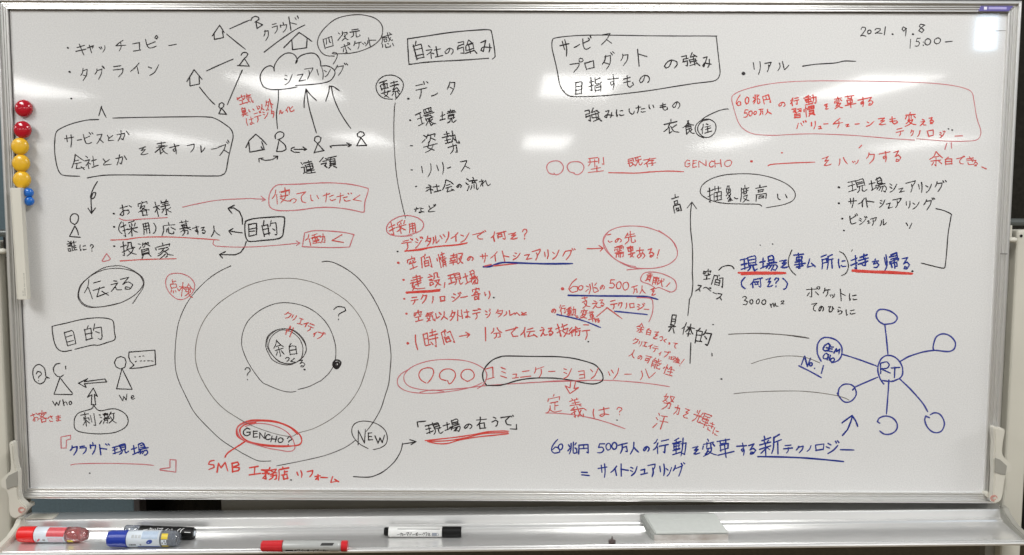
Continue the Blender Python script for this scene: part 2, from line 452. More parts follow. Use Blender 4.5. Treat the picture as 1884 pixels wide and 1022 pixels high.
# glyph skeletons: each stroke is a run of 4-digit points (xxyy in hundredths, y down)
GLYPH = {
'.': "30305959",
'0': "49000725006933998084994080084900",
'1': "50005099",
'2': "0024220072027734009933919999",
'3': "0010470082203548996670990096",
'5': "9900280016426639946861990096",
'6': "80002835007435999989936248570979",
'8': "99103700122587695099007937509910",
'9': "992033000030405199207999",
':': "50005010 50895099",
'B': "12000099 0906870099301948995980940099",
'C': "991558000635007941999984",
'E': "05000099 05049400 03488345 00999994",
'G': "901552000835007935998584885446579952",
'H': "12000099 99008799 06519750",
'M': "00992600475989009999",
'N': "00990600 060087999900",
'O': "49000725006933998084994080084900",
'R': "0099000568009925685000539999",
'S': "990042001031835283830099",
'T': "00059900 54034599",
'W': "00002599503069999900",
'e': "0650823866001606005528999982",
'h': "07000099 0364534592599999",
'm': "00111599 124440004094640667889999",
'o': "49000725006933998084994080084900",
'w': "00002599503069999900",
'あ': "00228416 370034504594 71365174179503773453795199736599",
'い': "000000742299 84129968",
'う': "33007215 00456630995066893899",
'え': "36006312 103873330099456457949997",
'お': "00266720 34003487209906873659775587796597 81129930",
'か': "00355626634045923279 350027500899 79129950",
'き': "06229214 00469938 42007967 127120958799",
'く': "920000509999",
'こ': "09048600 007725999992",
'さ': "00289920 44007961 166920958399",
'し': "11000052229455999963",
'す': "00209916 5900615440693252504363575099",
'た': "00255920 350025500899 57509447 547964979994",
'だ': "00264522 260018470499 42496947 407851978194 76168128 93109924",
'ち': "00308725 500025597445996962992595",
'っ': "00226100993371823099",
'つ': "00226100993371823099",
'て': "00099900453851849199",
'で': "00227512355040897599 78028514 93009912",
'と': "07002647 9223135900919999",
'ど': "07101952 7231106600957999 69047919 91009913",
'な': "00265622 31000865 72189934 664068894799378562779997",
'に': "0500005005991679 47308925 427452899987",
'の': "611038681183005728166600993199687799",
'は': "060000470699 36269622 670070894897388359749995",
'ひ': "000740001252249959977542690085359954",
'へ': "004440009999",
'ま': "00209416 04469042 470050852999048934759997",
'み': "130656001688007224509972 852877726199",
'も': "45003669579999849359 02307526 00577554",
'ら': "25006616 083000695851996972951199",
'り': "001004572240 930099505799",
'る': "000576001252644099665899179429766486",
'れ': "003040200089 20002099 25595920648474999984",
'を': "00107900 790030437940159150999991",
'ア': "0005990089215947 502648632099",
'ィ': "990055350059 66306699",
'イ': "990055350059 66306699",
'ウ': "48005118 00240250 0024992083633199",
'ェ': "0004770011999993",
'エ': "10048900 50024893 00999993",
'ォ': "00359929 630063995093 613535720293",
'カ': "00309924958381976889 480044500499",
'キ': "06308618 00619948 39006599",
'ク': "380028250050 3513991277592299",
'グ': "251018300054 2325692054592599 76008416 91009914",
'ケ': "250018300054 22259920 692362643599",
'コ': "000689008494 00999994",
'サ': "00309928 30053359 690069505099",
'シ': "16004216 05363152 009952739910",
'ジ': "11153230 00452459 009948748535 69057818 90009914",
'ス': "1502840054510099 54549997",
'ズ': "0028662245590099 45617694 76058318 91009914",
'タ': "440028300054 3818991677592899 31457561",
'ダ': "301520400059 2626692457642599 22515463 74068116 89009910",
'チ': "7200332000489946 502547642899",
'ッ': "00151250 35104742 990084504099",
'ツ': "00151250 35104742 990084504099",
'テ': "15028400 00389934 543851733099",
'デ': "10106108 00408636 474045742599 76008115 93009914",
'ト': "00000299 02359954",
'ド': "00000299 02406854 63057420 88009914",
'ニ': "15067900 00999991",
'ノ': "990066590099",
'ハ': "251518590099 690079509994",
'バ': "11300099 36305364 65057320 88009915",
'ビ': "00130074129742997289 66330452 68067820 89009914",
'ピ': "00250074119744997289 61450262 842673187703900099128426",
'フ': "0004990083523199",
'ブ': "0022741859612599 77038518 92009914",
'プ': "0040723467592699 8230702570088200980599208230",
'ペ': "006532249999 752065107100850485187520",
'ホ': "00289922 500050993691 24510685 73489581",
'ボ': "00308724 440644993291 20510485 67488781 77068318 93009912",
'ポ': "00328026 420842993091 20530485 62518281 882478148400980499188824",
'マ': "000699005160 30416399",
'ミ': "00007320 10377354 00799999",
'ム': "380000948285 61549999",
'ャ': "004099157646 31005699",
'ュ': "100269005493 00999996",
'ョ': "040399009499 11499446 00979495",
'ラ': "11038200 0030992682643399",
'リ': "00100359 990099506199",
'ル': "251023590099 5400549264929954",
'レ': "0300009954769935",
'ロ': "00060699 000699008794 06979391",
'ワ': "02020040 0204990078593099",
'ン': "05063128 009947729900",
'ー': "009950629900",
'万': "00059900 450535570599 4039843479896284",
'事': "00139909 23262439 232577227537 24397636 205279487878 00659961 18797976 500050993895",
'人': "510042500099 464869799999",
'以': "001101683750 33114831 870076513899 64629997",
'会': "470031400079 470573259950 36487145 31678362 526736979994 73799499",
'伝': "320020350064 20352399 45207915 40509445 645045949487 79699997",
'住': "260018300054 16351699 59007115 40309125 43578953 35949988 64296490",
'体': "300020300052 17371899 35269920 65026497 642654503373 672679509967 50758171",
'何': "300020350059 18401899 35159910 40404269 404067376565 42676764 8613868781996989",
'余': "500030310052 500269299947 30437340 14648959 504150994093 32741693 67728791",
'使': "280020300053 17381899 36169911 44304655 443089278752 46548851 670265593499 466569879998",
'働': "200014300050 12341399 61023209 26226718 32333355 323361316053 33546152 30696366 26876782 46084683 69329929967391928187 840483506995",
'元': "20048300 00349928 363432730499 59325988719797889671",
'兆': "350533591099 60006082729699899869 05232038 00742655 90127330 74459459",
'先': "28101038 20248720 50005050 00529947 365132790599 59505989719797919575",
'具': "25002754 250377007551 26207517 26377534 27537650 00729965 35751099 64738995",
'円': "04040099 0406970099958588 48044846 04489744",
'分': "380028280050 590274289946 2352774873875789 465040791599",
'刺': "00185813 10341255 103451315052 30003099 29550283 31555677 72167265 990299948589",
'力': "11309924928377956287 550051500099",
'努': "00164812 240012304448 391426400050 5308930575325048 571675369948 1661855779926393 504844771099",
'動': "52002108 00206215 10321257 103254295254 11445242 12575453 08715767 00896281 33063285 62309925956989947787 800078506299",
'務': "000846052426 13163430 003848334046 263625911485 25460275 63005026 5714971075384853 592079409948 5363915987917591 725067794699",
'募': "10098906 32003318 65006517 25222744 252275207342 26337331 27447441 03549750 434530640077 57539974 3074717169925795 496243842599",
'勢': "10104607 28002823 00255221 10384835 28232850 03535148 55148510844499529840 710069285251 59257238 2066796175926193 495545792099",
'化': "300020300055 18381999 90205053 52005285649796939975",
'可': "00069900 16351971 163553315166 19715268 790378996293",
'右': "00269920 440032440075 30513299 305183468194 32958291",
'四': "00080699 000999009688 350633402156 620463488051 06909784",
'型': "00085504 00305726 180817350355 40064055 69066940 930092518346 20737969 50555095 00999994",
'報': "10185013 30003035 00405432 15502059 42463559 05645459 00795474 30593099 64106494 6410940889407735 6650924679796497 695984849994",
'場': "00403633 21151974 00814069 52125444 5212780086158342 54268123 54438340 40549948 57574081 52679262997986997693 71675291 83676696",
'境': "00403035 16151674 00793369 62006212 43158912 52185629 77167128 38329428 48425069 484284398267 50558352 50698366 576952893899 7268739384999985",
'変': "50005016 10209215 382035432551 62186246 13300548 82289244 425025711082 3559745554810099 356964899999",
'外': "260518350057 2326522338630899 20463861 70007099 72369957",
'姿': "10102320 03402526 50003822 461294098522 621450363546 63269443 00659959 484830797499 736152891599",
'存': "00229916 420028380065 18481899 443885346551 645165945389 34669961",
'定': "50005014 10210640 102189168532 26467742 51455089 51657962 265920820099 187550939995",
'客': "50005013 10180834 101889138529 42252051 3637713350570077 334359619971 28733099 287372706996 30997196",
'家': "47004712 03180034 031891138628 18357831 473426540364 3448526950943695 416120770085 497426910599 84405757 555174799989",
'寄': "50005010 10150828 101589118524 30306928 502040422051 53367948 00619956 26712891 267159695789 28915988 815979996995",
'工': "10048900 50024893 00999993",
'帰': "08150859 270025590099 480888048632 46208617 46358931 38483859 384899439655 46624691 4662905889877985 68466899",
'店': "51005213 14199914 151912590099 57265763 58428940 36633897 366385598394 38958492",
'度': "51005213 14189913 151812590099 26409334 43264455 71247053 44557153 3067796359872099 347359919999",
'建': "301584107954 15339725 30547950 35697965 54005179 00452240086422740599 087440929999",
'強': "001032063032 05353031 05360259 0359345430941588 610044308423 72108930 45434769 454389388764 47678963 66306787 42949184 82749999",
'応': "56005714 18229915 202216640099 35503077 48424881619184888573 63407353 87459963",
'性': "18001899 02280051 30223838 55084442 50309524 48599155 40959989 71007092",
'情': "20001899 02300054 32203836 50159410 51308926 45469940 71006944 54595099 545989558997 55738769 54868783",
'感': "151513400066 15179410 28305528 30403258535651393040 6400713694629750 87266556 79008908 12760694 3072349871997384 50685880 87749990",
'慣': "18001899 02260048 30203834 46064434893291044606 38209918 67046532 48465079 484689448777 50578755 50688766 50798877 57814299 79799595",
'所': "00054600 062206580099 062342204152 07534248 95005910 591059584899 59399935 81378199",
'技': "00303724 200020950989 00613851 45249918 69006944 4650894572754099 505969849997",
'投': "00303624 200020950989 00613750 510650304046 5106790479369938 4453875071794099 486269859998",
'持': "00313425 180018990893 00643554 48199214 69006939 40419936 39649959 794179986792 50725885",
'指': "00303624 190019950989 00613651 91045720 55005534674095369926 51535399 515393509197 52749271 53979294",
'採': "00303523 200020971089 00593650 87005012 48205334 65166930 91108330 38509744 66336599 655054693982 675079699981",
'描': "00333427 180018990893 00663554 40219915 55035635 81008033 46474899 464793439195 69466995 47729169 48989294",
'支': "10208915 50005040 1544794054770099 255354839999",
'新': "28002814 06185114 16222033 42203632 00395534 00565551 28372899 27570283 30585077 93006510 651064595397 65409936 83388399",
'既': "000202843567 000236003541 01223519 01423539 22524282 51049500 590455399834 770275454499 75417586869799889873",
'時': "00210290 002133173383 02523249 02883483 50198915 68006738 42429935 40659958 794078996592 50735886",
'検': "00304024 20002099 20320063 22363651 650253243840 670483229934 53348131 50485167876385455048 683465734099 696981879997",
'様': "00354028 20002099 20360064 21383552 51035714 84007514 46209416 50329128 43459940 691969975991 455962554382 94507362 715982779987",
'次': "00151830 00892857 500044303050 482099158940 673059693099 655479839997",
'気': "260016200036 22148910 19297426 08447640778199999877 525331810598 16595291",
'汗': "10002614 00321845 02972859 40119107 34459939 66096599",
'流': "10052515 00351846 02992364 61006214 35209915 612048448139 74308746 475544793394 63546389 8152818689939979",
'激': "00101020 00361044 00951463 40003410 24142542 241450124940 24284926 25425040 18555751 305528791697 3069506647933991 69025538 65229918 872079635399 654079759997",
'点': "44004638 46198516 18402167 184079377664 21677764 12790099 34833897 59816595 83779995",
'献': "26002622 00135310 03260499 032651235195 18382248 38363446 14554253 12714469 28552893 57369930 770475505599 774085759997 87069518",
'現': "00124007 22102079 05433838 00844573 50055358 5005880093129058 53228819 53418838 53589054 605855844099 7558758982999989",
'環': "00193413 18161778 02473243 00823672 50035025 500389008723 50258922 62036223 75027522 40369931 53455462 534584438360 54628459 676254803891 647265997991 87687478 696581899999",
'用': "140513570099 1407970099948689 15349729 14639757 56055597",
'白': "370000300099 0030432093259394 00599057 00969994",
'的': "19001220 00250497 002539203985 03533850 04874181 620355304742 60239920977987997592 63508159",
'目': "00050699 0008830099159592 06388133 06658161 06949589",
'社': "20003213 0230402528480067 23482399 30524364 52409436 72087187 48929985",
'空': "55005015 06250045 062594158235 33321150 613066459445 22598254 53595094 11999989",
'素': "12108706 16228319 00349930 50005032 473525506250 724219668762 74549771 50655099 25770691 74749789",
'義': "30003810 69006110 14148511 20257922 06369333 50105035 40401649 00589953 284828951891 06794669 5942738395999981 87635095 79428950",
'習': "0005420240382934 11132121 04363426 5703990098368632 67117819 61349123 51404252 21542399 215484518295 23738271 23968294",
'能': "190004264222 29104630 02360099 0236403440952989 02533951 02713969 86046120 5900614095429730 86516167 5950619397959981",
'自': "47003118 00220599 002299179995 03469842 04699865 05949990",
'臭': "46004010 20132255 201379107752 21277725 21417739 22547752 00699964 505540790099 526969879997",
'行': "300018180530 342520500069 19502099 50189213 40489942 734572915985",
'術': "25000030 28280059 15481699 30306926 48004794 46333361 50336554 57086518 74169713 69429938 864085947589",
'衣': "50005020 08269420 502530610081 335633965481 84405461 484569819999",
'表': "16158312 24307727 04489542 50005044 48460079 346534975585 85555969 515169819999",
'要': "10058900 15172046 151784137943 40054042 59045941 20447941 00689961 484830797499 726454892099",
'設': "10023012 00284022 08433540 10583656 10731297388935701073 590257285046 5902840084339936 5053894874795099 546374849997",
'誰': "10032512 00263822 06413338 06543352 08691097349433670869 54004236 50235099 75026918 50269422 50488945 50698966 50949989 72247191",
'象': "42001524 380869065920 20242244 202479217742 49224543 21447841 46460063 3456557353974096 44670881 53811599 85515965 555773839993",
'貢': "13038600 50025022 00259921 22362478 223680347775 23507748 24657763 24787976 37781199 65779097",
'資': "06052013 00362224 45003418 421196078818 621253303539 64209936 20452279 204582428076 21558052 21678064 22798176 37791799 65788897",
'輝': "00140830 20002034 40083228 00384634 163814690097 2838288744854675 48064822 480697029516 55269123 55365765 553691348963 56498947 57659063 48799975 72167299",
'連': "10052219 0043203916760093 167840999999 34149510 40274262 402787258560 41448642 42628659 33769772 63006391",
'間': "10150099 101840104040 45004710 5622911299948687 30503289 305071467184 32676963 32877183",
'需': "18038400 02150036 021599129532 51025144 24263728 24383740 66237926 66367938 07569752 48544266 15681599 1568886587977794 40684095 64676494",
'革': "10108905 33003423 64006322 33246522 23352659 233577317356 26587455 00759969 50235099",
'領': "26000034 28054826 18344032 084840453269 18653085 50089904 72086720 55245679 552491219076 56429040 56599057 56789175 65795099 81789797",
'食': "500030280048 500269289943 50225234 304032965483 304069376766 31536751 32696766 79715983 506969919499",
'高': "50005015 00229916 28333150 283372306848 30507047 06640399 0664965996958291 33753592 337568736689 34926889",
'！': "99002374 00940599",
'（': "77002225005022799999",
'）': "00008530995957890099",
'？': "002229008705992852504368 41924399",
}


FIXED = set('ー0123456789:.（）？')


def glyph_strokes(c):
    for s in GLYPH[c].split():
        yield [(int(s[i:i + 2]) / 99.0, int(s[i + 2:i + 4]) / 99.0) for i in range(0, len(s), 4)]


def write_glyph(bm, c, cx, cy, w, h, rot, pen, put, rng, jit=0.052):
    """one character, its ink filling the box w x h centred on (cx, cy); v axis up"""
    # the writer's hand: level strokes climb to the right, uprights lean
    tilt = -R(rng.uniform(3.0, 13.0)) if c not in FIXED and abs(rot) < R(9) else 0.0
    if tilt:
        w, h = w * 1.03, h * 1.03
    ca, sa = math.cos(rot + tilt), math.sin(rot + tilt)
    sh = rng.uniform(-0.10, 0.10)
    for st in glyph_strokes(c):
        jx, jy = rng.uniform(-jit, jit), rng.uniform(-jit, jit)
        pts = []
        for gx, gy in st:
            x = (gx - 0.5 + jx + rng.uniform(-jit, jit) * 0.6) * w + sh * (0.5 - gy) * h
            y = (0.5 - gy + jy + rng.uniform(-jit, jit) * 0.6) * h
            pts.append((cx + x * ca + y * sa, cy - x * sa + y * ca))
        ribbon(bm, spline(pts, 4, 62), pen * rng.uniform(0.80, 1.08), put, rng)


# ================================================================= THE SETTING
def slab(name, m, x0, x1, y0, y1, z0, z1):
    o = link(name, box(x0, x1, y0, y1, z0, z1), m)
    o['kind'] = 'structure'
    return o


slab('floor', M['floor'], -13, 13, -24, 5.1, -1.36, -1.25)
slab('wall', M['wall'], -8, 8, 5.0, 5.1, -1.25, 1.5)

# grey-blue fabric partition behind the left end of the board
part = thing('partition_panel', 'blue grey fabric partition panel standing behind the left end of the whiteboard', 'partition', (-1.9, 0.5, -1.25))
link('fabric_panel', box(-1.1, 0.985, 0.0, 0.035, 0.04, 2.3, 0.004), M['partition'], part)
link('edge_trim', box(0.985, 1.0, -0.003, 0.038, 0.03, 2.31, 0.003), M['dark_grey'], part)
link('foot', box(-0.2, 0.0, -0.2, 0.25, 0.0, 0.04, 0.006), M['steel_dark'], part)
link('foot', box(0.7, 0.9, -0.2, 0.25, 0.0, 0.04, 0.006), M['steel_dark'], part)

# black curtain behind the rest
cur = thing('curtain', 'black curtain hanging in shallow folds behind the whiteboard', 'curtain', (0.7, 0.8, -1.2))
bm = bmesh.new()
rows = []
rng = random.Random(4)
xs = [-1.75 + i * 0.03 for i in range(130)]
for z in (0.40, 1.4, 2.6):
    rows.append([bm.verts.new((x, 0.05 * math.sin(x * 17) + 0.02 * math.sin(x * 41 + 1) + 0.01 * z * math.sin(x * 9), z)) for x in xs])
for a, b in zip(rows, rows[1:]):
    for i in range(len(xs) - 1):
        bm.faces.new((a[i], a[i + 1], b[i + 1], b[i]))
co = link('cloth', bm, M['curtain'], cur, smooth=True)
sm = co.modifiers.new("solid", 'SOLIDIFY')
sm.thickness = 0.004
link('hem', box(-1.75, 2.12, -0.07, 0.07, 0.375, 0.40, 0.004), M['curtain'], cur)

# ================================================================= THE WHITEBOARD
W2, H2 = 0.900, 0.4425
wb = thing('mobile_whiteboard', 'large framed whiteboard on a cream stand, covered in black, red and blue Japanese handwriting', 'whiteboard', (0, 0, 0))
surf = link('writing_surface', box(-W2 - 0.004, W2 + 0.004, 0.0, 0.012, -H2 - 0.004, H2 + 0.004), M['board'], wb)
link('back_panel', box(-W2 - 0.003, W2 + 0.003, 0.0125, 0.018, -H2 - 0.003, H2 + 0.003), M['alu'], wb)

PROF = [(0.0, -0.0004), (0.0, -0.0056), (0.0006, -0.0062), (0.0034, -0.0059), (0.0039, -0.0050), (0.0043, -0.0072), (0.0048, -0.0075), (0.0070, -0.0072),
        (0.0075, -0.0063), (0.0079, -0.0088), (0.0084, -0.0090), (0.0104, -0.0087), (0.0110, -0.0074), (0.0128, -0.0072), (0.0132, -0.0136), (0.0138, -0.0142),
        (0.0152, -0.0142), (0.0170, -0.0138), (0.0186, -0.0126), (0.0194, -0.0104), (0.0196, 0.020), (0.0, 0.020)]


def rail(side):
    """mitred length of frame extrusion; d grows outward from the writing surface"""
    bm = bmesh.new()
    ends = []
    for e in (0, 1):
        ring = []
        for d, y in PROF:
            ks = 0.92 if side == 'bottom' else (1.0 if side == 'top' else (0.94 if side == 'left' else 1.04))
            dl, dr, dt, db = d * 0.94, d * 1.04, d, d * 0.92
            if side == 'top':
                p = ((-W2 - dl) if e == 0 else (W2 + dr), y, H2 + dt)
            elif side == 'bottom':
                p = ((-W2 - dl) if e == 0 else (W2 + dr), y, -H2 - db)
            elif side == 'left':
                p = (-W2 - dl, y, (-H2 - db) if e == 0 else (H2 + dt))
            else:
                p = (W2 + dr, y, (-H2 - db) if e == 0 else (H2 + dt))
            # a hair of joint at the mitres
            g = 0.00015
            p = list(p)
            if side in ('top', 'bottom'):
                p[0] += g if e == 0 else -g
            else:
                p[2] += g if e == 0 else -g
            ring.append(bm.verts.new(p))
        ends.append(ring)
    A, B = ends
    n = len(A)
    for i in range(n):
        bm.faces.new((A[i], A[(i + 1) % n], B[(i + 1) % n], B[i]))
    bm.faces.new(A)
    bm.faces.new(B[::-1])
    bmesh.ops.recalc_face_normals(bm, faces=bm.faces[:])
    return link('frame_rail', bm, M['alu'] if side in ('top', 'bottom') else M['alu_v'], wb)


rails = {s: rail(s) for s in ('top', 'bottom', 'left', 'right')}
# dark strips painting the shadow gap where sheet meets frame
for nm, b in (('t', (-W2, W2, -0.0010, 0.0, H2 - 0.0012, H2 - 0.0001)), ('l', (-W2 + 0.0001, -W2 + 0.0010, -0.0009, 0.0, -H2, H2 - 0.0013))):
    link('joint_shade', box(b[0], b[1], b[2], b[3] - 0.00002, b[4], b[5]), M['dark_grey'], wb)
# hairline joint on the right rail
link('rail_joint', box(W2 + 0.003, W2 + 0.0155, -0.0146, -0.0137, 0.008, 0.0092), M['dark_grey'], wb)

# violet sticker on the top rail
st = link('brand_sticker', prism([(0.845, H2 + 0.0012), (0.8985, H2 + 0.0012), (0.9065, H2 + 0.0106), (0.8475, H2 + 0.0106)], -0.0094, -0.0078, 'y'), M['violet'], wb)
link('printed_name', box(0.862, 0.894, -0.0097, -0.00945, H2 + 0.0042, H2 + 0.0084), M['lilac'], st)
link('printed_emblem', box(0.8535, 0.8590, -0.0098, -0.00945, H2 + 0.0036, H2 + 0.0088), M['white_print'], st)

# ---- latches at the two lower corners
L_OUT = [(-0.9175, -0.3482), (-0.9104, -0.3498), (-0.9095, -0.3739), (-0.9062, -0.3958), (-0.9039, -0.4040), (-0.9047, -0.4343), (-0.9028, -0.4536), (-0.8913, -0.4674), (-0.8931, -0.4785), (-0.9071, -0.4902), (-0.9179, -0.4888), (-0.9234, -0.4786), (-0.9237, -0.4510), (-0.9277, -0.4377), (-0.9355, -0.4317), (-0.9363, -0.4193), (-0.9250, -0.4069), (-0.9176, -0.3986), (-0.9165, -0.3739)]
R_OUT = [(0.8973, -0.3106), (0.9076, -0.3113), (0.9181, -0.3149), (0.9160, -0.3354), (0.9157, -0.3590), (0.9235, -0.3708), (0.9338, -0.3812), (0.9336, -0.3931), (0.9238, -0.4016), (0.9193, -0.4407), (0.9121, -0.4514), (0.9031, -0.4509), (0.9020, -0.4302), (0.9023, -0.3985), (0.9000, -0.3643), (0.8999, -0.3354)]


def latch(out, facet, dot, side):
    o = link('latch', prism(smooth_outline(out, 4), -0.034, -0.0165, 'y', 0.0022), M['cream_plastic'], wb)
    link('shaded_facet', prism(facet, -0.0352, -0.0338, 'y', 0.0004, seg=1), M['cream_shade'], o)  # side facet of the latch, its shade put into the grey
    bm = bmesh.new()
    rg = random.Random(side)
    x, z = dot
    for k in range(2):
        pts = [(x + (0.006 - k * .002) * math.cos(t * 0.7 + k), z + (0.0055 - k * .002) * math.sin(t * 0.7 + k)) for t in range(8)]
        ribbon(bm, spline(pts, 3), 0.0013, lambda u, v, h: (u, -0.0341 - h, v), rg)
    link('lock_mark', bm, M['red_mark'], o)
    link('pivot_pin', lathe([(-0.0165, 0.005), (0.004, 0.005)], 16, 'y'), M['cream'], o, loc=(x, 0, z))
    return o


latch(L_OUT, [(-0.9254, -0.4166), (-0.9202, -0.4084), (-0.9026, -0.3995), (-0.9039, -0.4289), (-0.9117, -0.4298), (-0.9241, -0.4348)], (-0.8989, -0.4743), 1)
latch(R_OUT, [(0.9011, -0.3658), (0.9111, -0.3697), (0.9240, -0.3814), (0.9223, -0.3985), (0.9125, -0.3972), (0.9025, -0.3933)], (0.9032, -0.4427), 2)

# ---- stand: two cream uprights with the pivot hardware of the turning board
for s, top, zb in ((-1, 0.024, -0.60), (1, 0.052, -0.60)):
    x_in, x_out = s * 0.9405, s * 1.03
    if s > 0:
        x_out = 0.979
    xa, xb = sorted((x_in, x_out))
    po = link('stand_post', box(xa, xb, 0.002, 0.045, -1.20, top, 0.006, 3), M['cream'], wb)
    link('screw', lathe([(-0.0015, 0.0026), (0.0018, 0.0026)], 12, 'y'), M['screw'], po, loc=(s * 0.9475 if s > 0 else s * 0.953, 0.002, top - 0.011))
    # grey strip painting the shadowed gap between post and frame
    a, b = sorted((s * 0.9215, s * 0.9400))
    link('gap_shade_strip', box(a, b, 0.022, 0.044, -1.20, top - 0.03, 0.002), M['cream_shade'], wb)
    rod = link('cross_tube', lathe([(0.0, 0.0068), (0.5, 0.0068)], 20, 'x'), M['steel_dark'], wb, loc=((s * 0.925) if s > 0 else -1.425, 0.032, top + 0.0135))
    kx = s * 0.9285
    bm = bmesh.new()
    bmesh.ops.create_uvsphere(bm, u_segments=20, v_segments=12, radius=0.0068)
    for v in bm.verts:
        v.co.x *= 1.3
        v.co.z *= 0.8
    link('pivot_knob', bm, M['cream'], wb, loc=(kx + s * 0.002, -0.002, top - 0.0185), smooth=True)
    link('pivot_pin', box(kx - 0.0035, kx + 0.0035, 0.004, 0.018, top - 0.014, top + 0.008, 0.001), M['screw'] if s < 0 else M['cream'], wb)

link('added_crossbar', box(-0.555, 0.932, 0.050, 0.080, -0.545, -0.452, 0.002), M['added_beam'], wb)  # added bar that lightens the dark gap between board and tray

# ---- pen tray (its bracket sits a degree out of line with the board)
SL = math.atan(0.0307 / 1.83)
tray_profile = [(0.034, -0.4868), (0.030, -0.4868), (0.002, -0.4900), (0.0, -0.4902), (-0.0012, -0.4912), (-0.0016, -0.4925), (-0.0040, -0.5050),
                (-0.0058, -0.5062), (-0.0100, -0.5066), (-0.0118, -0.5072), (-0.0130, -0.5100), (-0.0180, -0.5108), (-0.0215, -0.5116),
                (-0.0330, -0.5130), (-0.0830, -0.5186), (-0.0842, -0.5180), (-0.0862, -0.5180), (-0.0870, -0.5192), (-0.0895, -0.5195), (-0.0905, -0.5188),
                (-0.0950, -0.5190), (-0.0958, -0.5170), (-0.0975, -0.5164), (-0.0990, -0.5172), (-0.0996, -0.5195), (-0.0990, -0.5225), (-0.0960, -0.5240),
                (-0.0930, -0.5236), (-0.0330, -0.5160), (-0.0060, -0.5135), (-0.0020, -0.5100), (0.0015, -0.4940), (0.034, -0.4890)]
tray = link('pen_tray', prism(tray_profile, -0.934, 0.936, 'x'), M['tray'], wb, rot=(0, -SL, 0))
for s in (-1, 1):
    x = s * (0.9200 if s < 0 else 0.9250)
    pts = [(0.001, -0.532), (-0.092, -0.5285), (-0.0975, -0.5230), (-0.0970, -0.5150), (-0.0930, -0.5120), (-0.045, -0.5035), (-0.020, -0.4930), (-0.010, -0.4850), (0.001, -0.4840)]
    a, b = sorted((x, x + s * 0.012))
    link('tray_bracket', prism(pts, a, b, 'x', 0.0015), M['cream'] if s < 0 else M['cream_shade'], wb, rot=(0, -SL, 0))
link('tray_end_cap', box(-0.9195, -0.868, -0.0003, 0.026, -0.4895, -0.4868, 0.0008), M['cream'], wb, rot=(0, -SL, 0))

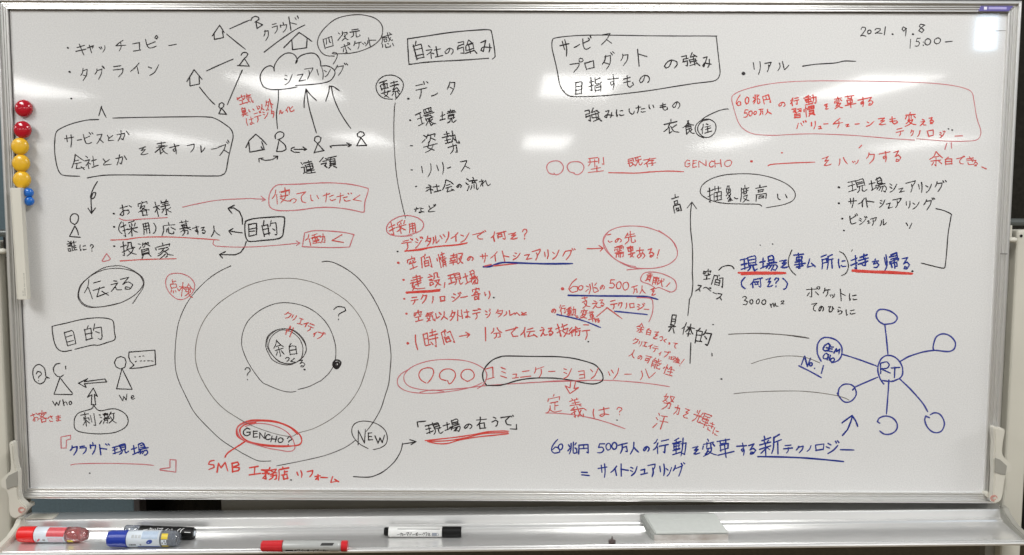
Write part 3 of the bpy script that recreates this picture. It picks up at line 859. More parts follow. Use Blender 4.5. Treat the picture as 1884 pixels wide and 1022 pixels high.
# ---- the writing
PEN = {'k': M['k'], 'r': M['r'], 'R': M['R'], 'b': M['b']}
INK_LABEL = {'k': None, 'r': 'written in red marker', 'R': 'written in thick red marker', 'b': 'written in blue marker'}
WORDS = [
('k', 1.9, 'handwriting', None, 0, 'キ,-7719,3725,174,195 ャ,-7548,3733,111,133 ッ,-7329,3734,111,108 チ,-6985,3792,181,187 コ,-6709,3773,136,133 ピ,-6405,3860,224,207 ー,-6062,3812,146,25'),
('k', 1.9, 'handwriting', None, 0, 'タ,-7686,3275,141,213 グ,-7395,3306,192,208 ラ,-7041,3332,174,183 イ,-6742,3378,182,196 ン,-6403,3359,202,163'),
('k', 1.9, 'handwriting', 'slanting word above a long line', 0, 'ク,-4351,3984,108,180 ラ,-4196,4095,94,170 ウ,-4037,4127,108,160 ド,-3837,4199,164,228'),
('k', 1.9, 'handwriting', None, 0, 'シ,-3960,3210,165,172 ェ,-3728,3238,125,107 ア,-3583,3303,144,191 リ,-3384,3298,95,201 ン,-3255,3314,125,122 グ,-3001,3383,234,210'),
('k', 1.9, 'handwriting', None, 0, '四,-3233,3855,160,180 次,-2967,3979,174,160 元,-2749,4028,168,131'),
('k', 1.9, 'handwriting', None, -4, 'ポ,-2911,3765,164,170 ケ,-2701,3824,144,141 ッ,-2558,3840,104,73 ト,-2433,3887,124,160 感,-2174,3903,203,238'),
('r', 2.0, 'handwriting', None, 0, '空,-4831,2835,154,171 気,-4694,2861,114,162'),
('r', 2.0, 'handwriting', None, -8, '臭,-4790,2610,104,152 い,-4651,2644,84,44 以,-4490,2694,104,103 外,-4333,2753,144,162'),
('r', 2.0, 'handwriting', None, -8, 'は,-4679,2446,134,123 デ,-4534,2526,134,172 ジ,-4386,2586,114,132 タ,-4266,2586,64,132 ル,-4116,2616,84,63 化,-3955,2666,154,93'),
('k', 2.5, 'handwriting', None, 0, '連,-3642,1615,222,230 領,-3259,1697,292,200'),
('k', 2.0, 'handwriting', None, 0, 'サ,-8002,2085,175,213 ー,-7810,2100,81,12 ビ,-7644,2130,175,193 ス,-7444,2121,125,163 と,-7243,2136,101,113 か,-7000,2182,215,173'),
('k', 2.0, 'handwriting', None, 0, '会,-7876,1702,236,294 社,-7614,1693,216,224 と,-7326,1704,135,114 か,-7056,1738,196,174'),
('k', 2.0, 'handwriting', None, 0, 'を,-6648,1901,155,134 表,-6319,1956,205,233 す,-6069,1937,175,183 フ,-5777,1948,125,134 レ,-5557,1943,75,114 ー,-5336,1950,125,24 ズ,-5165,1960,205,223'),
('k', 2.1, 'handwriting', None, 0, '誰,-8026,158,176,186 に,-7820,131,105,105 ？,-7658,125,55,126'),
('k', 2.1, 'handwriting', None, 0, 'お,-7014,825,210,185 客,-6681,862,210,245 様,-6332,858,287,265'),
('k', 2.1, 'handwriting', None, 0, '（,-7118,492,65,226 採,-6951,482,277,256 用,-6641,483,121,206 ）,-6485,484,44,186 応,-6232,485,237,216 募,-5928,496,196,256 す,-5717,463,115,155 る,-5585,457,75,115 人,-5383,444,156,186'),
('k', 2.2, 'handwriting', None, 0, '投,-6983,108,257,257 資,-6680,89,196,287 家,-6315,84,277,267'),
('k', 2.4, 'handwriting', None, 0, '目,-4676,467,143,234 的,-4356,496,264,274'),
('r', 2.0, 'handwriting', None, 0, '使,-4132,1087,327,255 っ,-3918,1001,105,75 て,-3770,1054,156,185 い,-3528,1059,135,105 た,-3260,1084,206,155 だ,-2970,1071,266,165 く,-2742,1042,146,115'),
('r', 2.2, 'handwriting', None, 0, '働,-3505,298,357,175 く,-3115,291,205,134'),
('k', 2.1, 'handwriting', None, 0, '伝,-7626,-636,411,331 え,-7237,-573,187,198 る,-7032,-532,197,218'),
('k', 2.0, 'handwriting', None, 0, '目,-8126,-1569,169,273 的,-7680,-1458,322,283'),
('r', 2.0, 'handwriting', None, 0, '点,-6168,-575,157,240'),
('r', 2.0, 'handwriting', None, 12, '検,-5936,-650,249,250'),
('k', 2.0, 'handwriting', None, 0, '？,-8744,-2289,97,182'),
('k', 2.1, 'handwriting', None, 0, 'w,-8430,-2801,138,88 h,-8270,-2783,66,113 o,-8168,-2793,45,63'),
('k', 2.1, 'handwriting', None, 0, 'W,-7155,-2684,148,113 e,-6990,-2684,66,67'),
('k', 2.1, 'handwriting', None, 0, '刺,-7839,-3106,241,246 激,-7471,-3073,293,204'),
('r', 2.0, 'handwriting', None, 0, 'お,-8849,-3062,129,142 客,-8693,-3047,170,204 さ,-8550,-3088,77,121 ま,-8406,-3077,87,110'),
('b', 3.0, 'handwriting', None, 0, 'ク,-8130,-3696,138,162 ラ,-7965,-3695,117,156 ウ,-7773,-3663,101,219 ド,-7554,-3672,163,187 現,-7271,-3677,287,166 場,-6899,-3669,287,230'),
('k', 2.0, 'handwriting', None, 0, '余,-4243,-1733,195,297 白,-3971,-1757,128,209'),
('k', 1.9, 'handwriting', None, 0, 'つ,-4081,-1945,72,73 く,-3980,-1970,84,73 る,-3807,-2019,97,123'),
('r', 2.2, 'handwriting', None, 22, 'ク,-4066,-1127,111,132 リ,-3948,-1159,62,107 エ,-3826,-1233,94,107 イ,-3728,-1282,69,95 テ,-3638,-1356,111,145 ィ,-3565,-1468,45,95 ブ,-3459,-1493,143,157'),
('k', 2.2, 'handwriting', None, 0, '？,-3096,-1075,217,268'),
('k', 1.9, 'handwriting', None, 0, '？,-4828,-2225,97,224'),
('k', 2.3, 'handwriting', None, 8, 'G,-4860,-3328,137,140 E,-4706,-3370,82,109 N,-4579,-3403,107,109 C,-4474,-3423,82,97 H,-4363,-3458,94,109 O,-4231,-3485,94,89 ？,-4076,-3502,82,155'),
('k', 2.2, 'handwriting', None, 5, 'N,-2706,-3419,138,250 E,-2547,-3406,78,135 W,-2365,-3456,170,135'),
('R', 3.3, 'handwriting', None, 0, 'S,-5550,-3969,124,148 M,-5363,-4006,200,166 B,-5100,-4005,145,166'),
('R', 3.1, 'handwriting', None, 0, '工,-4738,-4080,206,142 務,-4459,-4143,277,219 店,-4188,-4129,201,232'),
('R', 2.9, 'handwriting', None, 0, 'リ,-3887,-4140,73,131 フ,-3686,-4139,103,105 ォ,-3549,-4195,90,100 ー,-3424,-4202,128,-5 ム,-3237,-4234,153,106'),
('k', 2.3, 'handwriting', None, 0, '自,-1603,3717,151,323 社,-1316,3705,270,216 の,-1053,3711,141,109'),
('k', 2.3, 'handwriting', None, 0, '強,-724,3790,309,255 み,-367,3792,190,196'),
('k', 2.2, 'handwriting', None, 0, '要,-2215,3030,172,268 素,-2036,3043,152,287'),
('k', 2.1, 'handwriting', None, 0, 'デ,-1547,3005,233,288 ー,-1308,2941,113,52 タ,-1009,3060,139,239'),
('k', 2.3, 'handwriting', None, 0, '環,-1480,2520,312,288 境,-1060,2557,272,229'),
('k', 2.2, 'handwriting', None, 0, '姿,-1412,2072,243,330'),
('k', 2.2, 'handwriting', None, 0, '勢,-1001,2078,263,380'),
('k', 2.2, 'handwriting', None, 0, 'リ,-1468,1559,154,222 リ,-1207,1589,107,212 ー,-1052,1620,67,23 ス,-771,1661,173,166'),
('k', 2.3, 'handwriting', None, 0, '社,-1345,1243,244,152 会,-1083,1290,203,212 の,-872,1281,83,58 流,-631,1322,213,222 れ,-396,1353,173,122'),
('k', 2.2, 'handwriting', None, 0, 'な,-1609,841,154,103 ど,-1362,878,144,127'),
('r', 2.4, 'handwriting', None, 0, '採,-1998,517,294,244 用,-1735,518,123,173'),
('r', 2.6, 'handwriting', None, 0, 'デ,-1818,208,202,202 ジ,-1611,255,131,182 タ,-1443,266,101,172 ル,-1301,297,131,141 ツ,-1129,338,162,162 イ,-958,343,131,151 ン,-766,340,162,151'),
('r', 2.5, 'handwriting', None, 0, 'で,-493,381,233,132'),
('r', 2.5, 'handwriting', None, 0, '何,-139,376,263,162 を,123,373,142,112 ？,335,404,77,192'),
('r', 2.5, 'handwriting', None, 0, '空,-1739,-130,153,214 間,-1479,-99,173,234 情,-1191,-77,153,244 報,-928,-56,234,214 の,-675,-51,102,72'),
('r', 2.5, 'handwriting', None, 0, 'サ,-418,-30,122,167 イ,-229,-17,132,163 ト,-1,-2,92,193 シ,196,-1,126,126 ェ,408,-10,112,82 ア,570,31,152,173 リ,742,22,61,153 ン,914,28,132,132 グ,1147,33,223,203'),
('r', 2.6, 'handwriting', None, 0, '建,-1655,-486,244,245 設,-1335,-444,213,234'),
('r', 2.6, 'handwriting', None, 0, '現,-945,-426,243,204 場,-661,-401,243,265'),
('r', 2.6, 'handwriting', None, 0, 'テ,-1698,-838,126,133 ク,-1529,-802,102,153 ノ,-1366,-822,30,123 ロ,-1177,-797,91,82 ジ,-919,-759,163,164 ー,-777,-758,122,25'),
('r', 2.6, 'handwriting', None, 0, '寄,-553,-706,146,204 り,-350,-726,91,133'),
('r', 2.6, 'handwriting', None, 0, '空,-1639,-1117,153,195 気,-1415,-1136,153,175 以,-1194,-1115,183,154 外,-950,-1114,204,195 は,-750,-1082,138,154 デ,-543,-1077,153,174 ジ,-329,-1070,102,133 タ,-132,-1059,132,133 ル,58,-1058,204,92 へ,210,-1078,92,62 と,333,-1067,92,51'),
('r', 2.6, 'handwriting', None, 0, '時,-1404,-1527,255,309 間,-1098,-1505,194,268'),
('r', 2.6, 'handwriting', None, 0, '分,-176,-1429,194,196 で,120,-1418,245,175 伝,416,-1416,265,196 え,691,-1395,122,165 る,828,-1408,82,134 技,1051,-1372,214,237 術,1288,-1402,204,165'),
('r', 2.4, 'handwriting', None, 0, 'テ,1493,-1422,134,269'),
('r', 2.1, 'handwriting', None, 0, 'コ,-307,-2184,158,201 ミ,-41,-2172,106,191 ュ,174,-2244,106,77 ニ,375,-2202,178,112 ケ,624,-2159,209,201 ー,860,-2152,123,5 シ,1157,-2177,168,191 ョ,1413,-2207,106,139'),
('r', 2.1, 'handwriting', None, 0, 'ン,1654,-2186,147,191'),
('r', 2.1, 'handwriting', None, 0, 'ツ,2017,-2205,198,201 ー,2283,-2199,127,5 ル,2626,-2192,331,170'),
('k', 2.2, 'handwriting', None, 0, 'サ,1053,3781,161,275 ー,1265,3814,92,57 ビ,1453,3879,171,207 ス,1789,3939,191,177'),
('k', 2.2, 'handwriting', None, 0, 'プ,1259,3479,231,237 ロ,1501,3474,152,129 ダ,1838,3553,231,305 ク,2131,3573,132,198 ト,2448,3633,151,285'),
('k', 2.1, 'handwriting', None, 0, '目,1307,3058,119,229 指,1601,3121,232,239 す,1923,3158,192,258 も,2207,3188,153,209 の,2485,3219,182,140'),
('k', 2.3, 'handwriting', None, 0, 'の,2956,3498,230,148 強,3322,3569,280,226 み,3620,3535,151,187'),
('k', 2.3, 'handwriting', None, 0, '強,1567,2576,261,219 み,1856,2597,152,130 に,2069,2623,132,116 し,2275,2648,92,100 た,2433,2688,151,120 い,2632,2728,82,71 も,2851,2733,131,130 の,3076,2765,125,120'),
('k', 2.3, 'handwriting', None, 0, '衣,2993,2379,262,239 食,3309,2370,212,239'),
('k', 2.1, 'handwriting', None, 0, '住,3629,2342,193,171'),
('k', 2.1, 'handwriting', None, 0, 'リ,4533,3431,104,224 ア,4739,3443,113,167 ル,5006,3472,199,148'),
('k', 2.1, 'handwriting', None, 0, '2,6433,4077,98,158 0,6538,4083,64,68 2,6704,4092,127,82 1,6818,4098,24,141'),
('k', 2.1, 'handwriting', None, 0, '9,7161,4099,81,166'),
('k', 2.1, 'handwriting', None, 0, '8,7483,4145,112,146'),
('k', 2.0, 'handwriting', None, 0, '1,7285,3875,19,159 5,7419,3897,82,136 :,7520,3875,10,63 0,7599,3912,99,111 0,7778,3921,116,108 ー,7985,3913,122,12'),
('R', 2.3, 'handwriting', None, 0, '6,4211,2848,82,188 0,4366,2849,66,120 兆,4534,2879,125,159 円,4718,2869,105,139'),
('R', 2.3, 'handwriting', None, 0, '5,4348,2622,78,130 0,4432,2622,62,90 0,4521,2627,46,61 万,4630,2643,72,104 人,4750,2653,102,90'),
('R', 2.3, 'handwriting', None, 0, 'の,5001,2782,105,76'),
('R', 2.4, 'handwriting', None, 0, '行,5232,2838,150,139 動,5510,2858,200,158'),
('R', 2.4, 'handwriting', None, 0, '習,5279,2625,161,168 慣,5506,2665,190,178'),
('R', 2.3, 'handwriting', None, 0, 'を,5812,2745,66,90 変,6025,2825,151,198 革,6233,2835,181,208 す,6466,2826,171,159 る,6605,2837,91,139'),
('R', 2.3, 'handwriting', None, 0, 'バ,5375,2418,152,130 リ,5584,2413,66,130 ュ,5705,2370,58,37 ー,5813,2436,82,5 チ,6042,2440,171,150 ェ,6213,2408,72,37 ー,6381,2436,82,5 ン,6620,2442,121,81 を,6828,2483,141,110 も,7036,2503,131,130 変,7340,2524,201,229'),
('R', 2.3, 'handwriting', None, 0, 'え,7581,2471,102,100 る,7729,2501,72,100'),
('r', 2.2, 'handwriting', None, 0, 'テ,7170,2291,132,141 ク,7384,2278,53,101 ノ,7509,2273,47,101 ロ,7719,2279,102,105 ジ,7939,2254,92,111 ー,8240,2226,142,5'),
('r', 2.2, 'handwriting', None, 0, '余,7839,1818,233,261 白,8077,1779,119,132 で,8300,1790,143,122 き,8470,1780,133,132 る,8562,1741,63,102'),
('r', 2.2, 'handwriting', None, 0, 'を,5851,1757,143,146 ハ,6141,1762,163,138 ッ,6382,1743,103,62 ク,6649,1820,139,181 す,6908,1854,193,181 る,7137,1855,113,181'),
('r', 2.2, 'handwriting', None, 0, '型,1639,1670,284,262'),
('r', 2.2, 'handwriting', None, 0, '既,2350,1732,233,152 存,2625,1733,213,152'),
('r', 2.0, 'handwriting', None, 0, 'G,3307,1711,95,124 E,3439,1706,64,114 N,3583,1706,135,104 C,3747,1707,74,104 H,3863,1713,115,124 O,4054,1722,129,114'),
('k', 2.2, 'handwriting', None, 0, '描,3818,1161,244,263 象,4079,1166,103,273 度,4370,1171,153,283 高,4661,1188,204,263 い,5055,1110,174,103'),
('k', 2.3, 'handwriting', None, 0, '高,3118,982,133,323'),
('k', 2.3, 'handwriting', None, 0, '現,6419,1311,313,222 場,6789,1336,283,272 シ,7078,1281,132,152 ェ,7235,1238,102,62 ア,7423,1298,172,182 リ,7583,1289,58,172 ン,7740,1276,112,132 グ,7943,1310,202,192'),
('k', 2.2, 'handwriting', None, 0, 'サ,6340,1004,143,163 イ,6511,1005,103,153 ト,6671,1011,123,163 シ,6897,992,93,133 ェ,7025,957,93,83 ア,7174,997,153,163 リ,7366,978,67,133 ン,7517,968,123,113 グ,7757,989,204,193'),
('k', 2.1, 'handwriting', None, 0, 'ビ,6381,713,144,164 ジ,6553,684,144,144 ュ,6655,654,44,44 ア,6749,664,108,134 ル,6923,645,120,104'),
('b', 3.2, 'handwriting', None, 0, '現,4483,-131,309,259 場,4836,-109,298,279 を,5130,-124,147,137'),
('b', 3.4, 'handwriting', None, 0, '事,5402,-76,186,267'),
('b', 3.0, 'handwriting', None, 0, 'ム,5614,-96,148,149 所,5927,-85,199,230 に,6201,-104,138,149'),
('b', 3.4, 'handwriting', None, 0, '持,6527,-64,307,237 ち,6815,-103,125,146'),
('b', 3.4, 'handwriting', None, 0, '帰,7096,-67,276,298 る,7371,-111,125,196'),
('b', 2.9, 'handwriting', None, 0, '（,4391,-477,79,211 何,4624,-476,230,161 を,4857,-465,109,150 ？,4998,-464,68,150 ）,5161,-494,74,201'),
('k', 2.3, 'handwriting', None, 8, '空,3713,-327,134,206'),
('k', 2.3, 'handwriting', None, 14, '間,3914,-438,195,216'),
('k', 2.2, 'handwriting', None, 14, 'ス,3563,-582,84,115 ペ,3725,-592,145,64 ー,3863,-673,74,-7 ス,3951,-734,94,115'),
('k', 2.1, 'handwriting', None, 0, '3,4426,-809,85,157 0,4542,-827,55,86 0,4664,-827,55,96 0,4776,-832,69,96 m,4960,-883,136,69 2,5121,-841,57,57'),
('k', 2.2, 'handwriting', None, 3, 'ポ,5682,-635,246,187 ケ,5926,-654,125,156 ッ,6040,-715,74,64 ト,6232,-689,74,217 に,6426,-734,135,126'),
('k', 2.2, 'handwriting', None, 3, 'て,5708,-920,94,136 の,5839,-961,84,95 ひ,6018,-960,100,95 ら,6185,-980,74,136 に,6385,-1010,155,106'),
('k', 2.6, 'handwriting', None, 10, '具,3095,-1249,132,329'),
('k', 2.6, 'handwriting', None, 16, '体,3376,-1361,214,237 的,3664,-1483,275,288'),
('r', 2.3, 'handwriting', None, 0, 'こ,1908,331,73,144 の,2060,298,113,73 先,2281,353,194,204'),
('r', 2.4, 'handwriting', None, 0, '需,2083,89,163,204 要,2301,90,123,194 あ,2477,71,153,184 る,2669,71,92,143 ！,2801,52,52,133'),
('r', 2.0, 'handwriting', None, 14, '貢,2637,-386,106,157 献,2810,-456,207,147 ！,2994,-516,45,96'),
('r', 2.2, 'handwriting', None, 0, '6,1240,-538,165,258 0,1382,-584,84,85 兆,1585,-583,216,177 の,1778,-572,74,75 5,1959,-510,104,146 0,2087,-534,84,136 0,2213,-550,104,146 万,2387,-615,104,126 人,2519,-620,94,136'),
('r', 2.2, 'handwriting', None, 0, 'を,2722,-650,84,126'),
('r', 2.3, 'handwriting', None, 0, '支,1466,-843,124,197 え,1660,-890,145,146 る,1775,-869,73,115'),
('r', 2.3, 'handwriting', None, 0, 'テ,1995,-894,114,146 ク,2117,-908,73,105 ノ,2223,-914,39,95 ロ,2331,-913,84,80 ジ,2504,-927,134,115 ー,2606,-978,94,-5'),
('r', 2.2, 'handwriting', None, 4, 'の,882,-1016,68,75 行,1051,-984,115,167 動,1204,-1029,156,157'),
('r', 2.2, 'handwriting', None, 6, '変,1444,-1065,135,178 革,1591,-1115,115,178 す,1663,-1197,44,65 る,1714,-1187,34,65'),
('r', 1.8, 'handwriting', None, 0, 'に,1316,-1116,37,47'),
('r', 2.0, 'handwriting', None, 15, '余,2500,-1325,147,169 白,2654,-1396,76,128 を,2787,-1458,86,139 つ,2884,-1529,62,87 く,2958,-1560,45,67 っ,3035,-1621,29,26 て,3143,-1652,76,98'),
('r', 2.0, 'handwriting', None, 15, 'ク,2402,-1573,86,118 リ,2494,-1624,46,98 エ,2586,-1634,76,77 イ,2679,-1674,66,87 テ,2778,-1726,107,108 ィ,2865,-1808,35,67 ブ,2987,-1818,107,139'),
('r', 1.9, 'handwriting', None, 12, 'は,3070,-1890,57,57 強,3173,-1930,138,109 ！,3280,-1976,67,140'),
('r', 2.0, 'handwriting', None, 18, '人,2359,-1810,127,139 の,2499,-1882,70,88 可,2642,-1922,107,139 能,2807,-2004,168,181 性,3034,-2128,209,171'),
('r', 2.0, 'handwriting', None, 4, '定,902,-2761,272,308'),
('r', 2.2, 'handwriting', 'densely overwritten red character', 0, '義,1313,-2841,229,359'),
('r', 2.2, 'handwriting', None, 0, 'は,1797,-2922,301,160 ？,2135,-2900,96,139'),
('r', 2.1, 'handwriting', None, 12, '努,3035,-2729,189,286 力,3202,-2874,107,182'),
('r', 2.1, 'handwriting', None, 25, 'を,3388,-2932,107,172 輝,3678,-3039,312,255 き,3845,-3185,97,162 に,3940,-3289,97,120'),
('r', 2.1, 'handwriting', None, 15, '汗,2909,-3105,230,277'),
('b', 3.0, 'handwriting', None, 0, '6,929,-3576,152,271 0,1032,-3597,80,113 兆,1259,-3606,162,219 円,1465,-3626,172,166'),
('b', 3.0, 'handwriting', None, 0, '5,1795,-3614,131,176 0,1928,-3588,90,134 0,2042,-3571,90,134 万,2217,-3612,162,176 人,2413,-3595,152,208'),
('b', 3.0, 'handwriting', None, 0, 'の,2646,-3627,100,92 行,2928,-3577,285,271 動,3257,-3586,244,313 を,3578,-3644,131,134 変,3824,-3588,234,302 革,4116,-3603,296,324'),
('b', 3.1, 'handwriting', None, 0, 'サ,1835,-4036,162,250 イ,2038,-4046,131,166 ト,2244,-4034,131,219 シ,2420,-4044,131,166 ュ,2596,-4064,120,81 ア,2771,-4042,141,219 リ,2956,-4031,79,208 ン,3081,-4062,100,145 グ,3276,-4019,234,208'),
('b', 3.1, 'handwriting', None, 0, 'す,4449,-3625,171,228 る,4634,-3613,120,176'),
('b', 3.1, 'handwriting', None, 0, '新,4972,-3538,387,343 テ,5313,-3614,161,154 ク,5530,-3620,130,123 ノ,5704,-3604,79,102 ロ,5899,-3576,151,112 ジ,6156,-3568,233,207 ー,6425,-3622,243,-5'),
('b', 3.0, 'handwriting', None, 5, 'R,7063,-2070,168,210 T,7257,-2138,148,201'),
('b', 3.2, 'handwriting', None, 12, 'G,5965,-1677,108,154 E,6045,-1706,78,94 M,6156,-1744,93,88'),
('b', 3.0, 'handwriting', None, 12, 'C,5947,-1844,65,111 H,6012,-1865,50,96 O,6082,-1915,65,81'),
('b', 3.0, 'handwriting', None, 18, 'N,5590,-1941,124,171 o,5686,-1995,50,66 .,5754,-2075,10,5 1,5896,-2096,89,150'),
('k', 2.4, 'handwriting', None, 0, '現,-1355,-3249,300,212 場,-1005,-3195,300,233 の,-717,-3204,136,86 右,-456,-3140,187,201 う,-203,-3114,105,159 で,34,-3085,228,180'),
]
